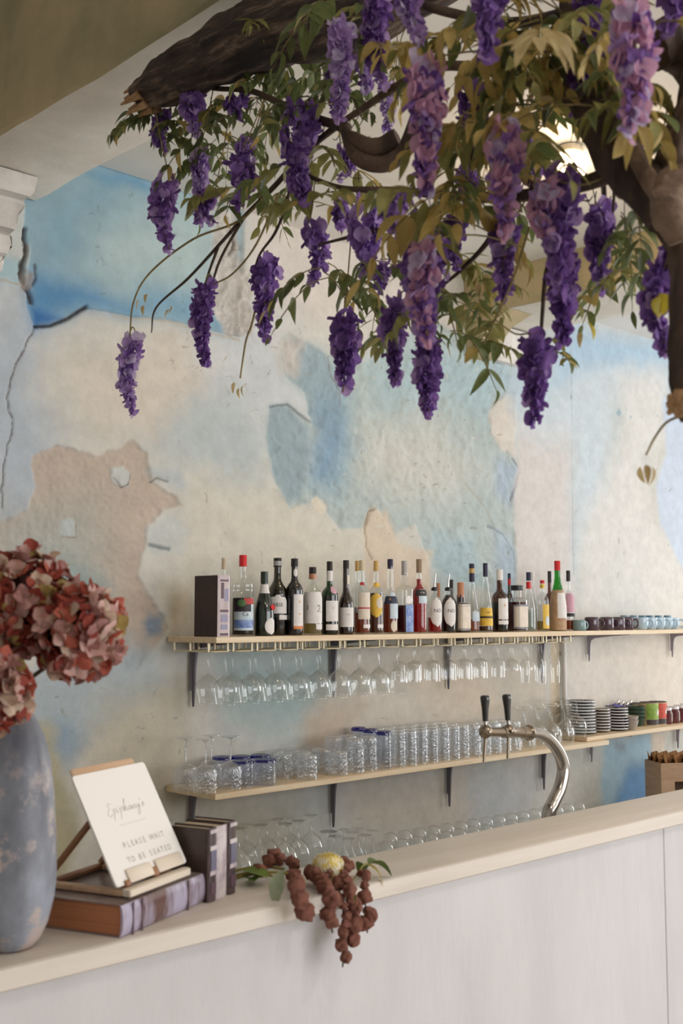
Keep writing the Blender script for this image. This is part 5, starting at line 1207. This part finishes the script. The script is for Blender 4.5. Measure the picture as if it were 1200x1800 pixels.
TREE = thing('wisteria_tree', 'artificial wisteria with gnarled trunk and purple racemes hanging from the ceiling', 'tree', ROOT)
def bark_fn(seed, amp):
    r = random.Random(seed); ph = [r.random()*7 for _ in range(5)]
    return lambda i, a: 1+amp*(math.sin(3*a+ph[0]+i*.17)*.6+math.sin(5*a+ph[1]-i*.23)*.35+math.sin(9*a+ph[2]+i*.4)*.22+math.sin(i*.9+ph[3])*.25+r.uniform(-.16, .16))
SEGS = []
def limb(pts, rad, name, m, n=12, amp=.12, sub=8, seed=1):
    P = [at(*p) if len(p) == 3 else Vector(p[0]) for p in pts]; pth = smooth_path(P, sub); k = len(pth)
    rr = [rad[0]+(rad[1]-rad[0])*i/(k-1) for i in range(k)] if len(rad) == 2 else list(np.interp(np.linspace(0, 1, k), np.linspace(0, 1, len(rad)), rad))
    b = MB(); b.tube([p-ROOT for p in pth], rr, n, fn=bark_fn(seed, amp) if amp else None); SEGS.extend(pth)
    return b.build(name, m, TREE, 180 if n < 9 else 60)
# the trunk : knotted strands that come down from the ceiling at the right edge
up = lambda x, y, z: (Vector((x, y, z)),)
limb([(1222, 738, 1.60), (1214, 690, 1.60), (1211, 600, 1.62), (1213, 500, 1.64), (1205, 430, 1.66), (1192, 370, 1.68), (1200, 290, 1.72), (1240, 180, 1.78), (1260, 20, 1.86), (1265, -200, 2.0)], (.022, .025, .029, .030, .040, .045, .046, .055), 'trunk', 'bark', 20, .17, 9, 3)
limb([(1196, 425, 1.60), (1183, 385, 1.60), (1175, 358, 1.62), (1186, 325, 1.64), (1220, 300, 1.66)], (.016, .028, .026, .024), 'knot', 'bark_pale', 16, .2, 8, 5)
limb([(1175, 390, 1.66), (1150, 345, 1.68), (1110, 300, 1.74), (1070, 250, 1.82), (1045, 200, 1.9), (1020, 120, 2.0), (1010, 20, 2.1), (1010, -90, 2.2)], (.030, .036, .036, .034, .028, .024), 'branch', 'bark', 16, .17, 8, 7)
limb([(1160, 350, 1.63), (1120, 280, 1.68), (1085, 200, 1.74), (1075, 120, 1.82), (1100, 0, 1.9)], (.014, .013, .012, .010), 'branch', 'bark_pale', 10, .15, 8, 8)
limb([(1170, 360, 1.66), (1185, 300, 1.66), (1200, 240, 1.7), (1230, 150, 1.7)], (.018, .016, .014), 'branch', 'bark', 12, .15, 8, 9)
limb([(1150, 95, 1.8), (1170, 75, 1.82), (1205, 85, 1.84), (1240, 110, 1.86)], (.026, .042, .048), 'branch', 'bark', 16, .16, 8, 10)
b = MB()
for i in range(30):
    a = i*2.4; rr_ = .004+.022*((i*7) % 10)/10; p = at(1211, 704, 1.59)-ROOT+Vector((math.cos(a)*rr_, math.sin(a)*rr_, rnd.uniform(-.004, .012))); q = Vector((math.cos(a)*.006, math.sin(a)*.006, -.012-.030*(1-rr_/.03)*rnd.random()))
    b.tube([p, p+q*.5+Vector((rnd.gauss(0, .002), rnd.gauss(0, .002), 0)), p+q], [.009, .0085, .003], 6)
b.build('torn_end', 'torn_wood', TREE, 60)
def log_bark():
    m, nt, p = newmat('bark_log'); L = nt.links; d = (at(760, -60, 2.56)-at(248, 168, 2.98)).normalized(); q = d.to_track_quat('X', 'Z').inverted()
    tc = nd(nt, 'ShaderNodeTexCoord'); m1 = nd(nt, 'ShaderNodeMapping'); m1.inputs['Rotation'].default_value = q.to_euler(); m2 = nd(nt, 'ShaderNodeMapping'); m2.inputs['Scale'].default_value = (.22, 1.2, 1.2)
    L.new(tc.outputs['Object'], m1.inputs[0]); L.new(m1.outputs[0], m2.inputs[0])
    n = nd(nt, 'ShaderNodeTexNoise', inp={'Scale': 24., 'Detail': 8., 'Roughness': .68}); L.new(m2.outputs[0], n.inputs['Vector'])
    r = nd(nt, 'ShaderNodeValToRGB'); e = r.color_ramp.elements; e[0].position = .38; e[0].color = (*lin((30, 23, 21)), 1); e[1].position = .68; e[1].color = (*lin((146, 124, 106)), 1); x = e.new(.52); x.color = (*lin((70, 55, 48)), 1)
    L.new(n.outputs['Fac'], r.inputs[0]); L.new(r.outputs[0], p.inputs['Base Color']); p.inputs['Roughness'].default_value = .85
    b_ = nd(nt, 'ShaderNodeBump', inp={'Strength': 1., 'Distance': .02}); L.new(n.outputs['Fac'], b_.inputs['Height']); L.new(b_.outputs[0], p.inputs['Normal']); return m
# the broken log that rides under the left beam
limb([(248, 168, 2.98), (300, 140, 2.92), (380, 100, 2.84), (470, 60, 2.76), (600, 15, 2.66), (760, -60, 2.56), (960, -120, 2.4), (1040, -140, 2.3)], (.040, .060, .078, .088, .095, .08, .06), 'log', log_bark(), 26, .16, 10, 12)
b = MB(); q0 = at(248, 168, 2.98)-ROOT; dq = (at(248, 168, 2.98)-at(300, 140, 2.92)).normalized()
for i in range(22):
    a = i*2.4; rr_ = .012+.036*(i % 5)/4; s_ = dq.orthogonal().normalized(); w_ = dq.cross(s_); p = q0+s_*(math.cos(a)*rr_)+w_*(math.sin(a)*rr_); b.tube([p-dq*.03, p+dq*rnd.uniform(.004, .05)], [.013, .003], 5)
b.build('torn_end', 'torn_wood', TREE, 0)
# inner branches
for k, (pts, rad, m) in enumerate([
    ([(1045, 200, 1.9), (960, 150, 2.05), (850, 122, 2.2), (770, 118, 2.3), (700, 150, 2.4), (640, 190, 2.5), (600, 215, 2.55)], (.014, .011, .009, .007), 'bark'),
    ([(770, 118, 2.3), (735, 200, 2.35), (712, 262, 2.4), (672, 288, 2.42), (625, 275, 2.45), (605, 225, 2.5)], (.012, .017, .018, .012), 'bark'),
    ([(700, 245, 2.42), (660, 262, 2.44), (615, 240, 2.47)], (.022, .026, .014), 'bark'),
    ([(610, 225, 2.5), (560, 210, 2.6), (500, 185, 2.7), (440, 160, 2.8), (375, 155, 2.9), (330, 140, 2.95)], (.012, .009, .007, .005), 'twig'),
    ([(600, 215, 2.55), (540, 265, 2.62), (480, 330, 2.75), (430, 380, 2.85), (385, 430, 2.92), (330, 490, 2.98), (275, 540, 3.02), (266, 585, 3.02)], (.008, .007, .0055, .0042, .003, .0015), 'twig'),
    ([(560, 240, 2.6), (515, 320, 2.68), (500, 370, 2.72), (482, 412, 2.76), (455, 450, 2.8), (440, 500, 2.82)], (.005, .004, .0035, .0015), 'twig'),
    ([(1100, 300, 1.75), (1000, 330, 1.95), (900, 345, 2.1), (800, 345, 2.25), (700, 335, 2.4), (600, 330, 2.5), (520, 300, 2.6)], (.014, .012, .010, .007, .004), 'bark'),
    ([(800, 345, 2.25), (720, 390, 2.35), (640, 410, 2.45), (560, 430, 2.55)], (.008, .006, .003), 'twig'),
    ([(900, 345, 2.1), (860, 420, 2.15), (815, 470, 2.2), (780, 500, 2.25)], (.007, .005, .003), 'twig'),
    ([(1000, 330, 1.95), (985, 420, 2.0), (960, 480, 2.05), (950, 590, 2.08)], (.007, .006, .005, .003), 'twig'),
    ([(1100, 300, 1.8), (1065, 300, 1.9), (1062, 340, 1.95), (1068, 390, 1.98)], (.005, .004, .003), 'twig'),
    ([(1062, 300, 1.9), (1078, 330, 1.93), (1075, 400, 1.96)], (.004, .003, .002), 'twig'),
    ([(480, 330, 2.75), (420, 388, 2.85), (340, 420, 2.95), (265, 478, 3.0), (235, 530, 3.0), (228, 592, 3.0)], (.0035, .003, .0025, .002), 'vine'),
    ([(490, 340, 2.7), (450, 430, 2.8), (410, 480, 2.85), (375, 500, 2.9)], (.003, .0025, .002), 'vine'),
    ([(470, 440, 2.8), (445, 560, 2.85), (432, 600, 2.86), (422, 665, 2.86)], (.003, .0028, .002), 'vine'),
    ([(930, 400, 2.0), (905, 480, 2.0), (878, 545, 2.0), (850, 605, 2.0)], (.0022, .002, .0016), 'vine'),
    ([(1205, 728, 1.60), (1172, 742, 1.60), (1150, 770, 1.60), (1135, 800, 1.60)], (.0022, .0018, .0014), 'vine'),
    ([(385, 430, 2.92), (370, 470, 2.92), (360, 500, 2.92)], (.004, .003), 'twig'),
    ([(430, 380, 2.85), (390, 450, 2.9), (372, 500, 2.9)], (.004, .003), 'twig'),
    ([(850, 122, 2.2), (870, 40, 2.25), (900, -40, 2.3)], (.006, .004), 'twig'),
    ([(1010, 20, 2.1), (900, 40, 2.2), (780, 20, 2.3), (660, -20, 2.4)], (.012, .010, .008), 'bark')]):
    limb(pts, rad, 'branch' if m == 'bark' else 'twig', m, 8 if m != 'bark' else 10, .1 if m != 'vine' else .04, 7, 20+k)
# bare twiglets
rt = random.Random(31); b = MB()
for _ in range(70):
    x, y = rt.choice([(rt.uniform(600, 720), rt.uniform(280, 400)), (rt.uniform(1020, 1110), rt.uniform(280, 400)), (rt.uniform(560, 700), rt.uniform(140, 240)), (rt.uniform(330, 560), rt.uniform(180, 330))]); D_ = 2.9-.0011*(x-300)
    p = at(x, y, D_)-ROOT; d = Vector((rt.gauss(0, .035), rt.gauss(0, .035), rt.gauss(-.02, .035))); d *= min(1, .06/d.length); b.tube(smooth_path([p, p+d*.5+Vector((0, 0, rt.gauss(0, .01))), p+d], 3), .0011, 4)
stuff(b.build('twiglets', 'twig', TREE, 180))

# ---- racemes
def floret_geo(seed):
    """banner, two wings and keel, rooted at the origin and facing -y; unit size; returns verts, faces, relative tone"""
    r = random.Random(seed); vs = []; fs = []; tone = []
    def sheet(c, wx, wz, cup, M, tn):
        o = len(vs); n = 4
        for j in range(n+1):
            for i in range(n+1):
                u, v = i/n*2-1, j/n; w = wx*max(.22 if v < .5 else .0, math.sqrt(max(0, 1-((v-.56)/.50)**2))) if v < .99 else wx*.42
                vs.append(tuple(M @ Vector((u*w, -cup*(u*u)*wx+.1*v*v-c*v, v*wz))))
        for j in range(n): fs.extend([(o+j*5+i, o+j*5+i+1, o+j*5+6+i, o+j*5+5+i) for i in range(n)]); tone.extend([tn]*n)
    sheet(-.15, .55, .85, .5, Matrix.Rotation(r.uniform(-.15, .15), 4, 'Z') @ Matrix.Rotation(-.35, 4, 'X'), 1)
    for s in (-1, 1): sheet(.5, .30, .70, -.7, Matrix.Rotation(s*.55, 4, 'Z') @ Matrix.Translation((s*.10, -.06, -.10)) @ Matrix.Rotation(1.25+r.uniform(-.2, .2), 4, 'X'), 0)
    return vs, fs, tone
FG = [floret_geo(i) for i in range(4)]
TONES = {'deep': ((0, 1), (0, 1), (1, 2), (0, 0)), 'violet': ((0, 1), (1, 2), (1, 1), (0, 2)), 'lilac': ((1, 2), (2, 4), (1, 2), (2, 2)), 'pink': ((1, 3), (3, 4), (2, 3), (0, 3)), 'pale': ((2, 4), (2, 4), (4, 4), (1, 2))}
FM = {}
def floret_mesh(k, pr):
    key = (k, pr)
    if key not in FM:
        vs, fs, tone = FG[k]; b = MB(); b.add(vs, fs); b.m = tone; FM[key] = b.mesh('floret', [PET[pr[0]], PET[pr[1]]], 180)
    return FM[key]
BUD = [0]
def raceme(px, y0, y1, wpx, D, tone, seed, single=False, hang_=None):
    r = random.Random(seed); top = at(px, y0, D); bot = at(px+r.uniform(-4, 4), y1, D); bot = Vector((top.x+(bot.x-top.x)*.6, top.y+(bot.y-top.y)*.6, bot.z)); L = (top-bot).length; rmax = wpx/2*D/FPX*1.16
    s = max(.017, min(.033, .016+.017*rmax/.05)); bend = Vector((r.gauss(0, .012), r.gauss(0, .012), 0))
    axis = lambda t: top.lerp(bot, t)+bend*math.sin(PI*t)
    # stalk up to the closest branch
    near = min(SEGS, key=lambda p: (p-top).length+(0 if p.z > top.z else .3)); 
    pts = [near, (near+top)/2+Vector((0, 0, .02 if near.z < top.z+.02 else -.01)), top, axis(.5), axis(1.)]
    b = MB(); b.tube([p-ROOT for p in smooth_path(pts, 4)], .0017, 5); root = b.build('flower_raceme', 'vine', TREE, 180)
    n = int(L/(s*.45)*(2.4+rmax/s*1.1)); n = min(n, 120); acc = MB()
    for i in range(n):
        t = (i+.5)/n; t = t**.9
        if r.random() < (t-.45)*.85: continue
        rad = rmax*(.62+.38*min(1, t/.2))*(1-.72*max(0, t-.15)/.85); a = i*2.399+r.gauss(0, .3)
        d = Vector((math.cos(a), math.sin(a), r.gauss(-.1, .3))); P = axis(t)+d*max(.0, rad-s*.5)*r.uniform(.55, 1.0); sc = s*(1.05-.30*t)*r.uniform(.8, 1.2)
        out = Vector((d.x, d.y, 0)).normalized(); zz = (Vector((0, 0, -.55 if r.random() < .6 else .7))+out*.6+Vector((r.gauss(0, .35), r.gauss(0, .35), r.gauss(0, .35)))).normalized()
        yy = -(out-zz*out.dot(zz)).normalized(); xx = yy.cross(zz)
        M = Matrix(((xx.x*sc, yy.x*sc, zz.x*sc, P.x-ROOT.x), (xx.y*sc, yy.y*sc, zz.y*sc, P.y-ROOT.y), (xx.z*sc, yy.z*sc, zz.z*sc, P.z-ROOT.z), (0, 0, 0, 1)))
        pr = TONES[tone][r.randrange(4)] if t > .12 else TONES[tone][1]; k = r.randrange(4)
        facing = d.dot((EYE-P).normalized()) > .1
        if single and facing and BUD[0] < 296: BUD[0] += 1; o = link('floret', floret_mesh(k, pr), root); o.matrix_local = M
        else:
            vs, fs, tn = FG[k]; o0 = len(acc.v); acc.v += [tuple(M @ Vector(v)) for v in vs]; acc.f += [tuple(q+o0 for q in f) for f in fs]; acc.m += [pr[q] for q in tn]
    if acc.f: stuff(acc.build('floret_mass', PET, root, 180))
RAC = [(237, 592, 728, 44, 3.0, 'lilac'), (361, 497, 642, 46, 2.9, 'deep'), (467, 456, 600, 50, 2.8, 'deep'), (296, 315, 440, 54, 2.95, 'violet'), (546, 392, 496, 48, 2.6, 'violet'),
 (290, 200, 268, 34, 3.0, 'deep'), (350, 268, 392, 34, 2.95, 'lilac'), (345, 165, 235, 44, 2.9, 'violet'), (415, 282, 362, 54, 2.8, 'deep'), (422, 165, 212, 40, 2.85, 'deep'), (440, 248, 300, 30, 2.8, 'violet'),
 (532, 186, 350, 78, 2.55, 'deep'), (597, 40, 210, 52, 2.3, 'lilac'), (600, 262, 312, 32, 2.55, 'violet'), (604, 556, 690, 62, 2.45, 'deep'), (645, 360, 482, 76, 2.45, 'violet'),
 (748, 110, 340, 74, 1.82, 'pink'), (695, 528, 672, 50, 2.35, 'violet'), (752, 600, 735, 56, 2.3, 'deep'), (750, 400, 606, 98, 2.1, 'violet'), (752, 430, 600, 60, 1.98, 'pink'), (890, 225, 415, 74, 1.78, 'pink'), (884, 395, 535, 58, 2.05, 'deep'),
 (830, 150, 300, 66, 2.1, 'deep'), (980, 305, 512, 84, 1.82, 'violet'), (965, 320, 420, 50, 1.78, 'pink'), (990, 455, 610, 62, 2.0, 'deep'), (940, 592, 746, 66, 2.0, 'deep'), (1060, 365, 512, 54, 1.95, 'violet'),
 (1104, 15, 240, 92, 1.52, 'pink'), (1172, 455, 622, 60, 1.72, 'violet'), (855, -60, 105, 72, 1.75, 'violet'), (742, -70, 75, 62, 1.9, 'lilac'), (1050, -60, 125, 66, 1.85, 'deep'), (672, -40, 150, 58, 2.3, 'violet'), (680, 150, 235, 36, 2.6, 'pale'),
 (800, 380, 470, 44, 2.2, 'deep'), (715, 345, 420, 44, 2.35, 'violet'), (1195, 420, 520, 40, 1.75, 'violet'), (590, 120, 205, 44, 2.6, 'deep'), (640, 80, 160, 44, 2.5, 'lilac'), (928, 250, 330, 44, 2.05, 'violet'), (1110, 180, 290, 46, 1.9, 'deep'), (820, 300, 380, 40, 2.2, 'violet'), (375, 345, 392, 26, 2.9, 'violet'), (1160, -40, 60, 60, 1.75, 'violet'), (670, 470, 510, 34, 2.4, 'violet'), (600, 355, 400, 30, 2.55, 'violet'), (1010, 120, 200, 50, 1.95, 'deep')]
for i in sorted(range(len(RAC)), key=lambda k: RAC[k][4]): raceme(*RAC[i], 100+i, single=RAC[i][5] in ('pink', 'deep', 'violet') and RAC[i][3] > 70 or RAC[i][1] > 520)

# ---- compound leaves
LM = {(m, k): leaf_mesh('leaflet', 1., (.34, .42, .30)[k], m, .12+.1*k, (.15, .35, .55)[k], (0, .3, -.5)[k]) for m in LEAFM for k in range(3)}
LCOUNT = [0]
def compound(p, yaw, droop, L, pairs, ll, mt, single, seed):
    r = random.Random(seed); a = yaw; d0 = Vector((math.cos(a), math.sin(a), r.uniform(-.1, .35))); pts = []
    for k in range(6): t = k/5; pts.append(p+d0*L*t+Vector((0, 0, -droop*L*t*t)))
    b = MB(); b.tube([q-ROOT for q in pts], [.0014]*5+[.0007], 4); root = b.build('leaf', 'vine', TREE, 180); acc = MB()
    for k in range(pairs*2+1):
        t = 1. if k == pairs*2 else .22+.72*((k//2)+.5)/pairs; i0 = min(4, int(t*5)); f = t*5-i0; q = pts[i0].lerp(pts[i0+1], f); tang = (pts[i0+1]-pts[i0]).normalized()
        side = tang.cross(Vector((0, 0, 1))); side = side.normalized() if side.length > .05 else Vector((1, 0, 0)); s = 0 if k == pairs*2 else (-1 if k % 2 else 1)
        y = (tang*(1 if s == 0 else .62)+side*s*.85+Vector((0, 0, r.gauss(-.3, .25)))+Vector((r.gauss(0, .12), r.gauss(0, .12), 0))).normalized(); z = (side.cross(tang)*-1 if False else tang.cross(side)*-1)
        z = Vector((r.gauss(0, .35), r.gauss(0, .35), 1)); z = (z-y*z.dot(y)).normalized(); x = y.cross(z); sc = ll*r.uniform(.8, 1.15)*(.75+.5*math.sin(PI*min(1, t)))
        M = Matrix(((x.x*sc, y.x*sc, z.x*sc, q.x-ROOT.x), (x.y*sc, y.y*sc, z.y*sc, q.y-ROOT.y), (x.z*sc, y.z*sc, z.z*sc, q.z-ROOT.z), (0, 0, 0, 1)))
        mm = mt if r.random() < .75 else r.choice(LEAFM[:4]); me = LM[(mm, r.randrange(3))]
        if single and LCOUNT[0] < 296: LCOUNT[0] += 1; o = link('leaflet', me, root); o.matrix_local = M
        else:
            o0 = len(acc.v); acc.v += [tuple(M @ v.co) for v in me.vertices]; fs = [tuple(q_+o0 for q_ in pl.vertices) for pl in me.polygons]; acc.f += fs; acc.m += [LEAFM.index(mm)]*len(fs)
    if acc.f: stuff(acc.build('leaflets', LEAFM, root, 180))
rl = random.Random(77)
CL = [  # x, y, spread x, spread y, depth, count, materials, leaflet size px, big?
 (300, 240, 45, 40, 2.95, 7, ('wl_dark', 'wl_green'), 34), (345, 215, 50, 40, 2.9, 7, ('wl_green', 'wl_green', 'wl_dark'), 36), (440, 190, 50, 40, 2.8, 8, ('wl_green', 'wl_dark', 'wl_olive'), 38), (480, 140, 40, 30, 2.75, 6, ('wl_green', 'wl_olive'), 36),
 (390, 250, 50, 30, 2.85, 6, ('wl_green', 'wl_dark'), 38), (450, 345, 25, 25, 2.75, 4, ('wl_green', 'wl_olive'), 42), (565, 330, 40, 70, 2.55, 9, ('wl_green', 'wl_olive'), 44), (545, 150, 50, 60, 2.55, 7, ('wl_green', 'wl_dark'), 42), (585, 500, 22, 30, 2.45, 6, ('wl_dark', 'wl_green'), 38), (660, 470, 30, 25, 2.35, 5, ('wl_green', 'wl_dark'), 42), (690, 560, 30, 40, 2.3, 4, ('wl_green', 'wl_olive'), 34),
 (755, 375, 45, 35, 1.95, 6, ('wl_gold', 'wl_gold', 'wl_olive'), 58), (800, 350, 40, 40, 2.05, 7, ('wl_gold', 'wl_olive', 'wl_green'), 58), (690, 110, 30, 50, 2.2, 5, ('wl_gold', 'wl_olive'), 50), (890, 90, 60, 50, 2.0, 12, ('wl_gold', 'wl_olive', 'wl_gold'), 54), (950, 120, 60, 60, 1.98, 12, ('wl_gold', 'wl_olive', 'wl_gold'), 56), (900, 180, 60, 40, 2.0, 9, ('wl_gold', 'wl_olive', 'wl_green'), 56), (925, 215, 40, 35, 1.95, 5, ('wl_gold', 'wl_gold', 'wl_olive'), 58),
 (1055, 190, 35, 40, 1.85, 4, ('wl_olive', 'wl_green', 'wl_gold'), 58), (1165, 190, 25, 50, 1.72, 5, ('wl_olive', 'wl_gold'), 66), (1120, 400, 30, 40, 1.8, 6, ('wl_green', 'wl_dark'), 50), (1090, 470, 25, 30, 1.9, 3, ('wl_green', 'wl_olive'), 44), (780, 500, 40, 50, 2.15, 5, ('wl_green', 'wl_olive'), 48), (835, 540, 14, 40, 2.1, 4, ('wl_olive', 'wl_straw', 'wl_green'), 36), (890, 570, 25, 20, 2.1, 2, ('wl_green', 'wl_olive'), 40), (980, 620, 15, 20, 2.0, 2, ('wl_green',), 36), (1050, 500, 15, 20, 2.0, 1, ('wl_olive',), 40),
 (960, 30, 60, 30, 2.0, 6, ('wl_green', 'wl_olive'), 52), (620, 60, 40, 50, 2.4, 6, ('wl_green', 'wl_olive'), 46), (790, 600, 20, 20, 2.2, 2, ('wl_green',), 44), (490, 90, 40, 30, 2.7, 4, ('wl_green', 'wl_olive'), 36), (270, 235, 25, 30, 3.0, 4, ('wl_dark', 'wl_green'), 32), (920, 60, 60, 40, 1.85, 7, ('wl_gold', 'wl_olive', 'wl_gold'), 60), (860, 260, 50, 30, 1.9, 4, ('wl_gold', 'wl_olive'), 56), (935, 150, 50, 45, 1.8, 5, ('wl_gold', 'wl_olive', 'wl_straw'), 60), (1130, 60, 30, 40, 1.7, 3, ('wl_green', 'wl_gold'), 50), (640, 130, 30, 40, 2.45, 4, ('wl_olive', 'wl_green'), 42), (1060, 40, 40, 40, 1.8, 4, ('wl_gold', 'wl_olive'), 50)]
seed = 500
for x, y, sx, sy, D_, n, ms, lp in sorted(CL, key=lambda c: c[4]):
    for i in range(max(2, round(n*.92))):
        seed += 1; DD = D_+(rl.uniform(-.1, .04) if 'wl_gold' in ms and rl.random() < .5 else rl.uniform(0, .24)); ll = lp*D_/FPX*rl.uniform(.85, 1.15)
        compound(at(x+rl.uniform(-sx, sx), y+rl.uniform(-sy, sy)-.4*lp, DD), rl.random()*2*PI, rl.uniform(.3, 1.1), ll*rl.uniform(2.2, 3.2), rl.choice((3, 4, 4, 5)), ll, rl.choice(ms), rl.random() < .42, seed)
# dry tendrils and tips
mat('dry_leaf', (200, 178, 130), .7, rgb2=(174, 148, 100), scale=50, transl=.3); dm = leaf_mesh('dry_leaf', .028, .010, 'dry_leaf', .3, .5)
for px, py, D_ in ((420, 690, 2.86), (412, 680, 2.86), (428, 685, 2.86), (245, 535, 3.0), (252, 545, 3.0), (258, 525, 3.0), (236, 605, 3.0), (244, 600, 3.0), (298, 552, 3.0), (300, 545, 3.0), (528, 378, 2.65), (540, 370, 2.65), (500, 60, 2.7), (480, 95, 2.72), (522, 80, 2.7), (1135, 825, 1.6), (1145, 828, 1.6), (1125, 828, 1.6), (834, 480, 2.1), (845, 505, 2.1), (838, 500, 2.1), (1020, 592, 1.95)):
    o = link('dry_leaf', dm, TREE); o.matrix_local = Matrix.Translation(at(px, py-8, D_)-ROOT) @ Matrix.Rotation(rl.random()*7, 4, 'Z') @ Matrix.Rotation(rl.uniform(-1.6, -.5), 4, 'X')
b = leaf_mesh('leaf', .034, .026, 'leaf_yellow', .2, .3)
for px, py, D_ in ((1160, 515, 1.7), (1164, 520, 1.7), (1032, 567, 1.95)):
    o = link('yellow_leaf', b, TREE); o.matrix_local = Matrix.Translation(at(px, py, D_)-ROOT) @ Matrix.Rotation(rl.random()*7, 4, 'Z') @ Matrix.Rotation(-1., 4, 'X'); o['label'] = 'bright yellow leaf'
